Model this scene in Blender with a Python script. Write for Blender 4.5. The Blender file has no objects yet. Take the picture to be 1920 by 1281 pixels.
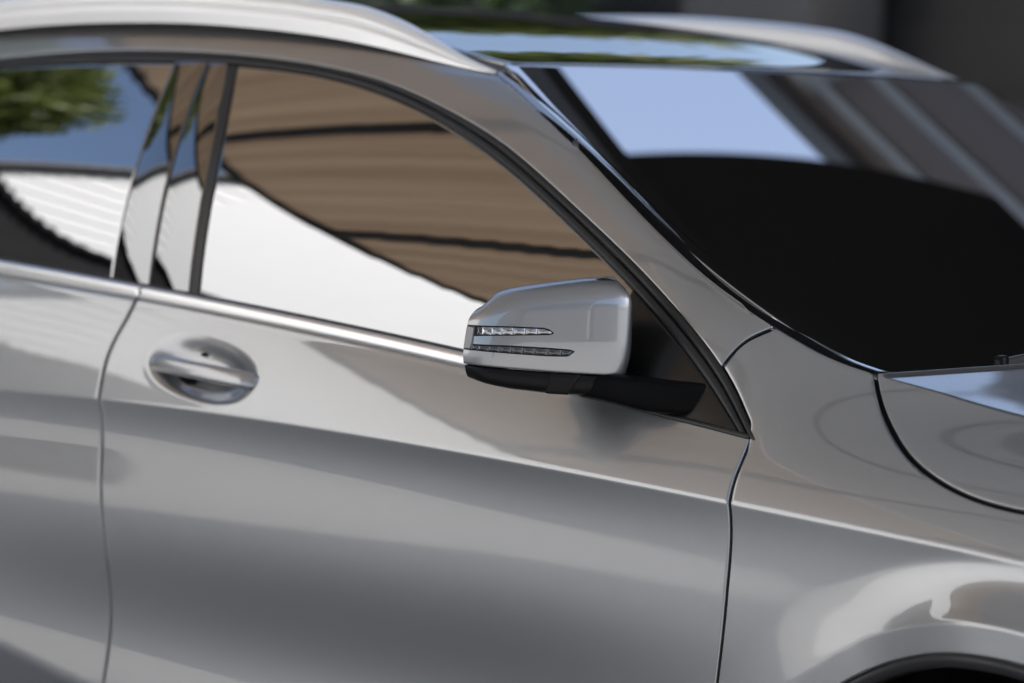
import bpy, bmesh, math, random
import numpy as np
from mathutils import Vector, Matrix

scene = bpy.context.scene
COL = scene.collection
RAD = math.radians

# ---------------------------------------------------------------- camera
CAM_LOC = np.array([2.615, -4.542, 1.417])
CAM_YAW, CAM_PITCH, CAM_ROLL, CAM_LENS = 0.74069, 0.07301, 0.04082, 132.525
def camera_axes(yaw, pitch, roll):
    d = np.array([-math.sin(yaw) * math.cos(pitch), math.cos(yaw) * math.cos(pitch), -math.sin(pitch)])
    r = np.array([math.cos(yaw), math.sin(yaw), 0.0]); u = np.cross(r, d)
    c, s = math.cos(roll), math.sin(roll)
    return c * r + s * u, -s * r + c * u, d
_r, _u, _d = camera_axes(CAM_YAW, CAM_PITCH, CAM_ROLL)
cam_data = bpy.data.cameras.new('camera')
cam = bpy.data.objects.new('camera', cam_data)
COL.objects.link(cam)
cam.matrix_world = Matrix(((_r[0], _u[0], -_d[0], CAM_LOC[0]), (_r[1], _u[1], -_d[1], CAM_LOC[1]),
                           (_r[2], _u[2], -_d[2], CAM_LOC[2]), (0, 0, 0, 1)))
cam_data.sensor_width = 36.0
cam_data.sensor_fit = 'HORIZONTAL'
cam_data.lens = CAM_LENS
cam_data.clip_start = 0.1
cam_data.clip_end = 2000.0
cam_data.dof.use_dof = True
cam_data.dof.focus_distance = float(np.dot(np.array([-0.60, -0.93, 1.07]) - CAM_LOC, _d))
cam_data.dof.aperture_fstop = 2.8
scene.camera = cam

# ---------------------------------------------------------------- sky, sun, exposure
SUN_EL, SUN_AZ = RAD(50), math.atan2(0.72, 0.69)       # direction to the sun: behind the car and ahead of it
sun_dir = np.array([math.cos(SUN_EL) * math.cos(SUN_AZ), math.cos(SUN_EL) * math.sin(SUN_AZ), math.sin(SUN_EL)])
world = bpy.data.worlds.new('World'); scene.world = world
world.use_nodes = True
wn, wl = world.node_tree.nodes, world.node_tree.links
wn.clear()
sky = wn.new('ShaderNodeTexSky'); sky.sky_type = 'NISHITA'
sky.sun_disc = False
sky.sun_elevation = SUN_EL
sky.sun_rotation = math.pi / 2 - SUN_AZ
sky.air_density = 1.0; sky.dust_density = 3.5; sky.ozone_density = 1.5
bg = wn.new('ShaderNodeBackground'); bg.inputs['Strength'].default_value = 0.15
wo = wn.new('ShaderNodeOutputWorld')
wl.new(sky.outputs[0], bg.inputs['Color']); wl.new(bg.outputs[0], wo.inputs['Surface'])

sun_data = bpy.data.lights.new('sun', 'SUN')
sun_data.energy = 5.0; sun_data.angle = RAD(0.53); sun_data.color = (1.0, 0.965, 0.92)
sun = bpy.data.objects.new('sun', sun_data); COL.objects.link(sun)
sun.rotation_euler = Vector(sun_dir.tolist()).to_track_quat('Z', 'Y').to_euler()
sun.location = (4, 6, 12)

vs = scene.view_settings
vs.view_transform = 'Standard'; vs.look = 'None'; vs.gamma = 1.0; vs.use_curve_mapping = False
vs.exposure = 1.15
scene.cycles.use_denoising = True
scene.cycles.max_bounces = 8
scene.cycles.glossy_bounces = 5
scene.cycles.diffuse_bounces = 4
scene.cycles.transmission_bounces = 6
scene.cycles.caustics_reflective = False
scene.cycles.caustics_refractive = False
scene.cycles.sample_clamp_indirect = 8.0


# ---------------------------------------------------------------- body surface
# x forward (0 = front axle), y to the car's left, z up.  The right-hand side
# of the car is the height field y = -S(x, z); S is tabulated from a slope
# field, smoothed, and read back with a bicubic kernel.
def sstep(a, b, t):
    t = np.clip((t - a) / (b - a), 0, 1)
    return t * t * (3 - 2 * t)

def z_crease(x):
    return np.polyval(ZC, x)

def z_belt(x):
    return np.polyval(ZB, x)

def s_crease(x):
    return 0.893 - 0.012 * ((x + 1.1) / 1.1) ** 2

ZC = [0.00728, -0.00741, -0.05701, 0.86363]
ZB = [-0.02306, -0.12048, 0.92142]
def bump(t, c, w):
    return np.exp(-((t - c) / w) ** 2)

def slope_field(x, z):
    zc, zb = z_crease(x), z_belt(x)
    w = z - zc
    h = z - zb
    fen = sstep(-0.62, -0.10, x)
    body = -(0.33 + 0.13 * sstep(-1.65, -0.75, x) + (1.9 - 0.5 * sstep(-1.65, -0.75, x)) * np.maximum(w, 0))
    body = body * (1 - fen) + -(0.42 + 2.7 * np.maximum(w, 0)) * fen
    green = -(0.30 + 1.45 * np.maximum(h, 0))
    k = sstep(-0.012, 0.012, h) * (1 - fen) + sstep(0.03, 0.10, h) * fen
    up = body * (1 - k) + green * k
    # below the crease: undercut, neutral waist, hollow, swelling sill, sill crease
    v = np.maximum(-w, 0)
    rear = 1 - sstep(-0.80, -0.15, x)
    und = (0.13 + 0.17 * rear) * np.exp(-(v / 0.045) ** 1.5)
    zl = 0.648 - 0.012 * (x + 1.2)
    lo = und - 0.02 + (0.03 + 0.205 * rear) * bump(z, zl, 0.085)
    zs = 0.470 - 0.183 * (x + 1.60)
    lo = lo - 0.05 * bump(z, zl - 0.13, 0.05) * rear
    lo = lo + 0.40 * sstep(0.006, -0.006, z - zs) * (1 - sstep(-1.6, -1.1, x) * 0.75)
    t = sstep(-0.0025, 0.0025, w)
    return lo * (1 - t) + up * t

def pillar_edge(z):
    # x of the door-frame edge along the A-pillar (side view)
    return np.interp(z, PE_Z, PE_X)
PE_Z = np.array([0.90, 0.955, 1.00, 1.05, 1.10, 1.20, 1.30, 1.36, 1.40, 1.43, 1.47])
PE_X = np.array([-0.35, -0.362, -0.385, -0.425, -0.48, -0.63, -0.82, -0.98, -1.15, -1.36, -1.9])

TX = np.arange(-2.70, 0.80, 0.005)
TZ = np.arange(0.36, 1.50, 0.0015)
def build_table():
    X, Z = np.meshgrid(TX, TZ, indexing='ij')
    s = slope_field(X, Z)
    dz = TZ[1] - TZ[0]
    cum = np.concatenate([np.zeros((len(TX), 1)), np.cumsum((s[:, 1:] + s[:, :-1]) * 0.5 * dz, axis=1)], axis=1)
    zc = z_crease(TX)
    at_c = np.array([np.interp(zc[i], TZ, cum[i]) for i in range(len(TX))])
    S = s_crease(TX)[:, None] + cum - at_c[:, None]
    # A-pillar turns in towards the windscreen
    d = np.maximum(X - pillar_edge(Z) - 0.0, 0) * 0.62
    d = d * sstep(0.93, 1.04, Z) * sstep(-1.40, -0.95, X)
    S = S - 6.0 * d ** 2 / (1 + 20.0 * d)
    # wheel-arch flare
    r = np.hypot(X - ARCH[0], Z - ARCH[1])
    q = np.clip((0.552 - r) / (0.552 - 0.470), 0, 1)
    ang = np.degrees(np.arctan2(Z - ARCH[1], X - ARCH[0]))
    flare = 0.040 * q ** 1.8 * (1 - 0.92 * sstep(88.0, 118.0, ang))
    S = S + flare * sstep(0.90, 0.80, Z)
    return S
ARCH = (0.075, 0.315, 0.433)

def gauss1(a, sig, axis):
    n = int(3 * sig) + 1
    k = np.exp(-0.5 * (np.arange(-n, n + 1) / sig) ** 2); k /= k.sum()
    a = np.moveaxis(a, axis, 0)
    p = np.concatenate([np.repeat(a[:1], n, 0), a, np.repeat(a[-1:], n, 0)])
    o = sum(k[i] * p[i:i + len(a)] for i in range(2 * n + 1))
    return np.moveaxis(o, 0, axis)

def init_surface():
    global ST
    ST = build_table()
    ST = gauss1(ST, 1.2, 0)
    ST = gauss1(ST, 1.2, 1)
    soft = gauss1(gauss1(ST, 7.0, 0), 15.0, 1)      # the fender's crown has no hard lines
    X, Z = np.meshgrid(TX, TZ, indexing='ij')
    k = sstep(0.02, 0.075, Z - z_crease(X)) * sstep(-0.50, -0.30, X - (Z - 0.95) * -1.1 - 0.06)
    ST = ST * (1 - k) + soft * k

def S(x, z):
    x = np.asarray(x, float); z = np.asarray(z, float)
    fx = np.clip((x - TX[0]) / (TX[1] - TX[0]), 1, len(TX) - 3.001)
    fz = np.clip((z - TZ[0]) / (TZ[1] - TZ[0]), 1, len(TZ) - 3.001)
    ix = fx.astype(int); iz = fz.astype(int); tx = fx - ix; tz = fz - iz
    def w(t):   # cubic B-spline: curvature-continuous
        return ((1 - t) ** 3 / 6, (3 * t ** 3 - 6 * t ** 2 + 4) / 6, (-3 * t ** 3 + 3 * t ** 2 + 3 * t + 1) / 6, t ** 3 / 6)
    wx, wz = w(tx), w(tz)
    o = 0
    for a in range(4):
        for b in range(4):
            o = o + wx[a] * wz[b] * ST[ix + a - 1, iz + b - 1]
    return o

def side_normal(x, z, e=0.002):
    sx = (S(x + e, z) - S(x - e, z)) / (2 * e); sz = (S(x, z + e) - S(x, z - e)) / (2 * e)
    n = np.stack([-sx, -np.ones_like(sx), -sz], -1)
    return n / np.linalg.norm(n, axis=-1, keepdims=True)

# ---------------------------------------------------------------- curve helpers
def resample(p, n):
    p = np.asarray(p, float)
    s = np.concatenate([[0], np.cumsum(np.linalg.norm(np.diff(p, axis=0), axis=1))])
    t = np.linspace(0, s[-1], n)
    return np.stack([np.interp(t, s, p[:, i]) for i in range(p.shape[1])], 1)

def catmull(p, per=24):
    p = np.asarray(p, float)
    q = np.concatenate([[2 * p[0] - p[1]], p, [2 * p[-1] - p[-2]]])
    out = []
    for i in range(1, len(q) - 2):
        a, b, c, d = q[i - 1], q[i], q[i + 1], q[i + 2]
        for t in np.linspace(0, 1, per, endpoint=False):
            out.append(0.5 * ((2 * b) + (c - a) * t + (2 * a - 5 * b + 4 * c - d) * t * t + (3 * b - a - 3 * c + d) * t ** 3))
    out.append(p[-1])
    return np.array(out)

def smooth(p, n=200, sig=5.0):
    # even spacing, gaussian along the curve, end points kept
    q = resample(catmull(p), n)
    m = int(3 * sig) + 1
    ext = np.concatenate([2 * q[0] - q[m:0:-1], q, 2 * q[-1] - q[-2:-m - 2:-1]])
    k = np.exp(-0.5 * (np.arange(-m, m + 1) / sig) ** 2); k /= k.sum()
    return sum(k[i] * ext[i:i + n] for i in range(2 * m + 1))

# plan of the door mirror's shell, from its inner rear edge round the front to the tip
MPLAN = smooth([(-0.706, -0.830), (-0.655, -0.829), (-0.590, -0.832), (-0.560, -0.841), (-0.546, -0.861),
                (-0.565, -0.892), (-0.615, -0.945), (-0.656, -0.985), (-0.673, -0.999), (-0.690, -1.006), (-0.703, -1.008)], 240, 4.0)


# outlines of panels and openings in side view, metres (x, z)
CURVES = {
    'dlo_outer': [(-2.1219, 1.3963), (-2.0248, 1.4059), (-1.8976, 1.4154), (-1.7399, 1.42), (-1.5557, 1.4188), (-1.3756, 1.4079), (-1.2254, 1.3889), (-1.1299, 1.3665), (-1.0025, 1.331), (-0.9243, 1.3036), (-0.8221, 1.2584), (-0.724, 1.2132), (-0.6124, 1.1599), (-0.54, 1.1196), (-0.4868, 1.0857), (-0.4275, 1.0475), (-0.3912, 1.0162), (-0.3612, 0.9841), (-0.3501, 0.966)],
    'dlo_inner': [(-2.1093, 1.3844), (-1.8494, 1.4005), (-1.6272, 1.406), (-1.5481, 1.4042), (-1.3942, 1.3976), (-1.2416, 1.3765), (-1.1142, 1.3463), (-1.0091, 1.3125), (-0.9033, 1.2727), (-0.8017, 1.2253), (-0.7046, 1.1787), (-0.6178, 1.135), (-0.5447, 1.0917), (-0.4747, 1.0458), (-0.4227, 1.0095), (-0.386, 0.9759), (-0.3792, 0.9679)],
    'ws_edge': [(-1.0499, 1.4069), (-0.9932, 1.3856), (-0.878, 1.337), (-0.7709, 1.2865), (-0.6691, 1.2341), (-0.5759, 1.1866), (-0.4914, 1.1436), (-0.4169, 1.1111), (-0.3783, 1.0963), (-0.3409, 1.0822), (-0.3079, 1.0699), (-0.2654, 1.0578), (-0.2356, 1.0528), (-0.2205, 1.0493)],
    'apillar_gap': [(-0.4281, 1.0488), (-0.4181, 1.0678), (-0.4049, 1.0822), (-0.3808, 1.0961)],
    'hood_gap': [(-0.2209, 1.0487), (-0.2094, 1.0306), (-0.1885, 1.009), (-0.1625, 0.9889), (-0.1291, 0.9673), (-0.0986, 0.9519), (-0.0602, 0.9375), (-0.0228, 0.9269), (0.0179, 0.9192), (0.0731, 0.9138)],
    'door_front': [(-0.35, 0.9627), (-0.3495, 0.9397), (-0.351, 0.9166), (-0.3498, 0.897), (-0.3472, 0.8828), (-0.3462, 0.864), (-0.3455, 0.8438), (-0.3464, 0.8099), (-0.3482, 0.776), (-0.3503, 0.7351), (-0.3541, 0.694), (-0.3598, 0.6516)],
    'door_rear': [(-1.5387, 1.0701), (-1.5389, 1.052), (-1.5381, 1.0248), (-1.5472, 0.993), (-1.5483, 0.958), (-1.5428, 0.9313), (-1.5373, 0.9046), (-1.5368, 0.8769), (-1.5383, 0.8334), (-1.5395, 0.7939), (-1.5364, 0.7548), (-1.5329, 0.7155), (-1.531, 0.6758), (-1.5315, 0.6356), (-1.5332, 0.5952), (-1.5379, 0.5546), (-1.5424, 0.5143), (-1.5461, 0.4812)],
    'belt_hi': [(-1.8852, 1.0885), (-1.527, 1.0709), (-1.4103, 1.0674), (-1.2616, 1.0605), (-1.1212, 1.0447), (-0.9678, 1.0345), (-0.8712, 1.0298)],
    'belt_lo': [(-1.8706, 1.0616), (-1.538, 1.0505), (-1.3073, 1.0382), (-1.1408, 1.0283), (-0.9813, 1.0174), (-0.868, 1.0086), (-0.4447, 0.9693), (-0.3501, 0.9646)],
    'b_gap': [(-1.5235, 1.0766), (-1.5478, 1.1774), (-1.5751, 1.2557), (-1.5943, 1.3275), (-1.6059, 1.3761), (-1.6251, 1.4127)],
    'b_rear': [(-1.613, 1.0744), (-1.6224, 1.1413), (-1.6524, 1.2439), (-1.6654, 1.3248), (-1.6937, 1.3982)],
    'b_front': [(-1.4137, 1.0672), (-1.4489, 1.183), (-1.4835, 1.2759), (-1.5487, 1.3985)],
    'hood_crease': [(-0.2142, 1.0479), (-0.1365, 1.0363), (-0.0854, 1.0276), (-0.0059, 1.017)],
    'lowcrease': [(-1.7916, 0.5207), (-1.6632, 0.5016), (-1.5508, 0.4805)],
    'handle': [(-1.4639, 0.9573), (-1.3458, 0.9648), (-1.2228, 0.9549), (-1.3728, 1.0104), (-1.2961, 0.9224)],
    'arch': [(-0.1619, 0.6808), (-0.1348, 0.6997), (-0.0937, 0.7167), (-0.0486, 0.73), (-0.0024, 0.7405), (0.0419, 0.7472), (0.127, 0.7515)],
}


# ---------------------------------------------------------------- materials
def mat(name):
    m = bpy.data.materials.new(name); m.use_nodes = True
    nt = m.node_tree
    return m, nt, nt.nodes['Principled BSDF']

def simple(name, col, rough=0.5, metal=0.0, spec=0.5, coat=0.0, coat_rough=0.03, noise=0.0, nscale=30.0, bump_s=0.0, bump_scale=200.0):
    m, nt, b = mat(name)
    b.inputs['Base Color'].default_value = (*col, 1)
    b.inputs['Roughness'].default_value = rough
    b.inputs['Metallic'].default_value = metal
    b.inputs['Specular IOR Level'].default_value = spec
    b.inputs['Coat Weight'].default_value = coat
    b.inputs['Coat Roughness'].default_value = coat_rough
    tc = nt.nodes.new('ShaderNodeTexCoord')
    if noise:
        n = nt.nodes.new('ShaderNodeTexNoise'); n.inputs['Scale'].default_value = nscale; n.inputs['Detail'].default_value = 6
        nt.links.new(tc.outputs['Object'], n.inputs['Vector'])
        mx = nt.nodes.new('ShaderNodeMix'); mx.data_type = 'RGBA'
        mx.inputs['A'].default_value = tuple(c * (1 - noise) for c in col) + (1,)
        mx.inputs['B'].default_value = tuple(min(1, c * (1 + noise)) for c in col) + (1,)
        nt.links.new(n.outputs['Fac'], mx.inputs['Factor']); nt.links.new(mx.outputs['Result'], b.inputs['Base Color'])
    if bump_s:
        n2 = nt.nodes.new('ShaderNodeTexNoise'); n2.inputs['Scale'].default_value = bump_scale; n2.inputs['Detail'].default_value = 4
        nt.links.new(tc.outputs['Object'], n2.inputs['Vector'])
        bp = nt.nodes.new('ShaderNodeBump'); bp.inputs['Strength'].default_value = bump_s; bp.inputs['Distance'].default_value = 0.002
        nt.links.new(n2.outputs['Fac'], bp.inputs['Height']); nt.links.new(bp.outputs[0], b.inputs['Normal'])
    return m

def paint_material():
    m, nt, b = mat('silver_paint')
    b.inputs['Base Color'].default_value = (0.298, 0.303, 0.310, 1)
    b.inputs['Metallic'].default_value = 0.88
    b.inputs['Roughness'].default_value = 0.40
    b.inputs['Coat Weight'].default_value = 1.0
    b.inputs['Coat Roughness'].default_value = 0.03
    b.inputs['Coat IOR'].default_value = 1.85
    tc = nt.nodes.new('ShaderNodeTexCoord')
    v = nt.nodes.new('ShaderNodeTexVoronoi'); v.inputs['Scale'].default_value = 1800.0
    nt.links.new(tc.outputs['Object'], v.inputs['Vector'])
    r = nt.nodes.new('ShaderNodeMapRange'); r.inputs['From Max'].default_value = 1.0
    r.inputs['To Min'].default_value = 0.37; r.inputs['To Max'].default_value = 0.45
    sp = nt.nodes.new('ShaderNodeSeparateColor')
    nt.links.new(v.outputs['Color'], sp.inputs[0]); nt.links.new(sp.outputs[0], r.inputs['Value'])
    nt.links.new(r.outputs[0], b.inputs['Roughness'])
    return m

def glass_material(name, tint, ior, rough=0.0):
    # tinted pane: little light passes, the outer face reflects
    m = bpy.data.materials.new(name); m.use_nodes = True
    nt = m.node_tree; nt.nodes.clear()
    out = nt.nodes.new('ShaderNodeOutputMaterial')
    tr = nt.nodes.new('ShaderNodeBsdfTransparent'); tr.inputs['Color'].default_value = (*tint, 1)
    gl = nt.nodes.new('ShaderNodeBsdfGlossy'); gl.inputs['Roughness'].default_value = rough
    gl.inputs['Color'].default_value = (0.97, 0.98, 1.0, 1)
    fr = nt.nodes.new('ShaderNodeFresnel'); fr.inputs['IOR'].default_value = ior
    mx = nt.nodes.new('ShaderNodeMixShader')
    nt.links.new(fr.outputs[0], mx.inputs['Fac']); nt.links.new(tr.outputs[0], mx.inputs[1]); nt.links.new(gl.outputs[0], mx.inputs[2])
    nt.links.new(mx.outputs[0], out.inputs['Surface'])
    return m

M = {
    'paint': paint_material(),
    'glass': glass_material('tinted_side_glass', (0.02, 0.022, 0.024), 4.0),
    'screen': glass_material('windscreen_glass', (0.006, 0.007, 0.009), 9.0),
    'cover': glass_material('gloss_pillar_cover', (0.0, 0.0, 0.0), 2.9, 0.015),
    'roofglass': glass_material('black_roof_glass', (0.0, 0.0, 0.0), 2.7, 0.015),
    'piano': simple('gloss_black_trim', (0.008, 0.008, 0.009), 0.03, spec=0.9, coat=1.0, coat_rough=0.01),
    'rubber': simple('black_rubber_seal', (0.012, 0.012, 0.012), 0.42, spec=0.45, noise=0.15, nscale=80),
    'plastic': simple('black_mirror_plastic', (0.006, 0.006, 0.0065), 0.34, spec=0.16, bump_s=0.12, bump_scale=900),
    'satin': simple('satin_black_plastic', (0.022, 0.022, 0.023), 0.36, spec=0.35, bump_s=0.05, bump_scale=700),
    'sail': simple('satin_black_sail_panel', (0.009, 0.0085, 0.008), 0.26, spec=0.35),
    'alu': simple('brushed_aluminium_rail', (0.98, 0.98, 0.98), 0.30, metal=0.25, noise=0.02, nscale=12),
    'mould': simple('polished_aluminium_moulding', (0.74, 0.74, 0.74), 0.33, metal=1.0, noise=0.02, nscale=15),
    'dark': simple('dark_underbody', (0.006, 0.006, 0.006), 0.8, spec=0.1),
    'liner': simple('wheel_arch_felt', (0.012, 0.012, 0.012), 0.9, spec=0.1, bump_s=0.4, bump_scale=300),
    'tyre': simple('tyre_rubber', (0.015, 0.015, 0.015), 0.75, spec=0.3, bump_s=0.2, bump_scale=150),
    'alloy': simple('grey_alloy', (0.45, 0.45, 0.46), 0.3, metal=0.9),
    'chrome': simple('chrome_reflector', (0.42, 0.43, 0.45), 0.10, metal=1.0),
    'lensdark': simple('smoked_reflector', (0.02, 0.022, 0.03), 0.06, spec=0.8, coat=1.0),
    'armblack': simple('matt_black_arm', (0.004, 0.004, 0.0042), 0.5, spec=0.06),
    'cabin': simple('dark_cabin', (0.010, 0.010, 0.011), 0.85, spec=0.1),
}

# ---------------------------------------------------------------- mesh helpers
def link(o, parent=None):
    COL.objects.link(o)
    if parent is not None:
        o.parent = parent
    return o

def mesh_obj(name, verts, faces, material, parent=None, smooth_shade=True):
    me = bpy.data.meshes.new(name)
    me.from_pydata([tuple(map(float, v)) for v in verts], [], [tuple(f) for f in faces])
    if smooth_shade:
        me.polygons.foreach_set('use_smooth', np.ones(len(me.polygons), bool))
    me.materials.append(material if not isinstance(material, str) else M[material])
    me.update()
    return link(bpy.data.objects.new(name, me), parent)

def empty(name, loc=(0, 0, 0), parent=None):
    o = bpy.data.objects.new(name, None); o.location = loc; o.empty_display_size = 0.2
    return link(o, parent)

def tag(o, label=None, cat=None, group=None, kind=None):
    if label: o['label'] = label
    if cat: o['category'] = cat
    if group: o['group'] = group
    if kind: o['kind'] = kind
    return o

def grid_faces(nu, nv, off=0, flip=False, close=False):
    F = []
    for i in range(nu if close else nu - 1):
        for j in range(nv - 1):
            a = off + i * nv + j; b = off + ((i + 1) % nu) * nv + j
            q = (a, b, b + 1, a + 1)
            F.append(q[::-1] if flip else q)
    return F

def boundary(nu, nv):
    return ([(i, 0) for i in range(nu)] + [(nu - 1, j) for j in range(1, nv)] +
            [(i, nv - 1) for i in range(nu - 2, -1, -1)] + [(0, j) for j in range(nv - 2, 0, -1)])

def grid_panel(name, P, material, parent, flange=0.014, fillet=0.0016, flip=False, thick_out=True):
    # P: (nu, nv, 3) points; a folded edge is turned in all round
    nu, nv, _ = P.shape
    du = np.gradient(P, axis=0); dv = np.gradient(P, axis=1)
    N = np.cross(du, dv); N /= np.maximum(np.linalg.norm(N, axis=-1, keepdims=True), 1e-12)
    if flip: N = -N
    V = list(P.reshape(-1, 3)); F = grid_faces(nu, nv, 0, flip)
    if flange:
        bl = boundary(nu, nv); k = len(bl)
        rings = []
        for (d_in, d_out) in ((fillet * 0.35, fillet * 0.65), (fillet, fillet * 1.0), (flange, fillet * 1.0)):
            base = len(V)
            for (i, j) in bl:
                ii = min(max(i, 1), nu - 2); jj = min(max(j, 1), nv - 2)
                o = P[i, j] - P[ii, jj]; L = np.linalg.norm(o); o = o / L if L > 1e-9 else o
                n = N[ii, jj]
                V.append(P[i, j] - n * d_in + o * d_out)
            rings.append(base)
        prev = [i * nv + j for (i, j) in bl]
        for base in rings:
            cur = [base + t for t in range(k)]
            for t in range(k):
                q = (prev[t], prev[(t + 1) % k], cur[(t + 1) % k], cur[t])
                F.append(q if flip else q[::-1])
            prev = cur
    return mesh_obj(name, V, F, material, parent)

def coons(b, t, l, r, nu, nv, wu=None, wv=None):
    # b, t run left to right; l, r run bottom to top
    u = np.linspace(0, 1, nu) if wu is None else wu
    v = np.linspace(0, 1, nv) if wv is None else wv
    nu, nv = len(u), len(v)
    def at(c, s):
        c = resample(c, 600); x = np.linspace(0, 1, 600)
        return np.stack([np.interp(s, x, c[:, k]) for k in range(c.shape[1])], 1)
    B, T, L, R_ = at(b, u), at(t, u), at(l, v), at(r, v)
    U, V_ = u[:, None, None], v[None, :, None]
    return ((1 - V_) * B[:, None] + V_ * T[:, None] + (1 - U) * L[None] + U * R_[None]
            - ((1 - U) * (1 - V_) * B[0] + U * (1 - V_) * B[-1] + (1 - U) * V_ * T[0] + U * V_ * T[-1]))

def on_side(Q, depth=0.0):
    # (.., 2) side-view points -> (.., 3) points on the body side, sunk by depth
    x, z = Q[..., 0], Q[..., 1]
    p = np.stack([x, -S(x, z), z], -1)
    return p - side_normal(x, z) * depth if depth else p

def offset(c, d):
    # shift a side-view polyline to its left by d
    t = np.gradient(c, axis=0); t /= np.linalg.norm(t, axis=1, keepdims=True)
    return c + d * np.stack([-t[:, 1], t[:, 0]], 1)

def clip_z(c, z0, z1):
    # part of a curve (monotone in z) between two heights
    o = np.argsort(c[:, 1]); zz = np.linspace(z0, z1, 240)
    return np.stack([np.interp(zz, c[o, 1], c[o, 0]), zz], 1)

def clip_x(c, x0, x1):
    o = np.argsort(c[:, 0]); xx = np.linspace(x0, x1, 240)
    return np.stack([xx, np.interp(xx, c[o, 0], c[o, 1])], 1)

def sweep(name, path, section, material, parent, up=(0, 0, 1), scale=None, cap=True):
    # section: (k, 2) in (side, up) axes of the path frame; optional per-point (side, up) scale
    path = np.asarray(path, float); section = np.asarray(section, float)
    n, k = len(path), len(section)
    T = np.gradient(path, axis=0); T /= np.linalg.norm(T, axis=1, keepdims=True)
    V = []
    for i in range(n):
        s = np.cross(T[i], up); s /= np.linalg.norm(s); w = np.cross(s, T[i])
        sc = (1, 1) if scale is None else scale[i]
        for a, b in section:
            V.append(path[i] + s * a * sc[0] + w * b * sc[1])
    F = [(i * k + j, (i + 1) * k + j, (i + 1) * k + (j + 1) % k, i * k + (j + 1) % k) for i in range(n - 1) for j in range(k)]
    if cap:
        F.append(tuple(range(k))); F.append(tuple((n - 1) * k + j for j in range(k))[::-1])
    return mesh_obj(name, V, F, material, parent)

def rounded(w, h, r, n=5):
    pts = []
    for cx, cy, a0 in ((w - r, h - r, 0), (-w + r, h - r, 90), (-w + r, -h + r, 180), (w - r, -h + r, 270)):
        for q in range(n + 1):
            a = math.radians(a0 + 90 * q / n); pts.append((cx + r * math.cos(a), cy + r * math.sin(a)))
    return pts

def box_obj(name, lo, hi, material, parent=None, bevel=0.0):
    bm = bmesh.new(); bmesh.ops.create_cube(bm, size=1)
    for v in bm.verts:
        v.co = Vector([(lo[k] + hi[k]) / 2 + v.co[k] * (hi[k] - lo[k]) for k in range(3)])
    if bevel:
        bmesh.ops.bevel(bm, geom=list(bm.edges), offset=bevel, segments=2, affect='EDGES', profile=0.5)
    me = bpy.data.meshes.new(name); bm.to_mesh(me); bm.free()
    me.materials.append(M[material] if isinstance(material, str) else material)
    return link(bpy.data.objects.new(name, me), parent)

# ---------------------------------------------------------------- the car's outlines (side view: x, z)
init_surface()
cv = {k: smooth(v, 240, 6.0) for k, v in CURVES.items() if k not in ('handle', 'arch')}
XR, XF = -2.45, 0.62          # how far the body is built, rear and front
ZLOW = 0.40
GAP = 0.0036
# run the long edges on beyond the picture
dlo_out = np.concatenate([smooth([(-2.62, 1.315), (-2.4, 1.362), (-2.25, 1.384)], 40, 3), cv['dlo_outer']])
dlo_out = smooth(np.concatenate([dlo_out[::6], [[-0.3395, 0.9600]]]), 400, 5)
dlo_in = smooth(np.concatenate([[(-2.60, 1.300), (-2.4, 1.344), (-2.25, 1.369)], cv['dlo_inner'][::8], [[-0.3665, 0.9620]]]), 400, 5)
xs = np.linspace(XR, -0.335, 400)
belt_lo = np.stack([xs, z_belt(xs)], 1)
belt_hi = np.stack([xs, z_belt(xs) + 0.0195], 1)
xc = np.linspace(XR, XF, 600)
crease = np.stack([xc, z_crease(xc)], 1)
def run_down(c):
    lo = c[np.argmin(c[:, 1])]
    return np.concatenate([c[np.argsort(-c[:, 1])], [[lo[0] - 0.004, ZLOW - 0.03]]])
door_front = run_down(cv['door_front'])
door_rear = run_down(cv['door_rear'])
hood_gap = np.concatenate([cv['hood_gap'], smooth([(0.0793, 0.915), (0.16, 0.9085), (0.35, 0.897), (XF + 0.02, 0.880)], 60, 3)[1:]])
hood_gap = smooth(hood_gap[::5], 300, 5)

car = empty('parked_car', (0, 0, 0))
tag(car, 'silver crossover car with roof rails parked in the shade', 'car')

# ---------------------------------------------------------------- doors
HC = np.array([-1.342, 0.9655]); HA, HB, HT = 0.121, 0.0445, RAD(-7)
def handle_rho(x, z):
    c, s = math.cos(HT), math.sin(HT)
    dx, dz = x - HC[0], z - HC[1]
    a, b = (c * dx + s * dz) / HA, (-s * dx + c * dz) / HB
    return (np.abs(a) ** 2.25 + np.abs(b) ** 2.25) ** (1 / 2.25)

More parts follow.
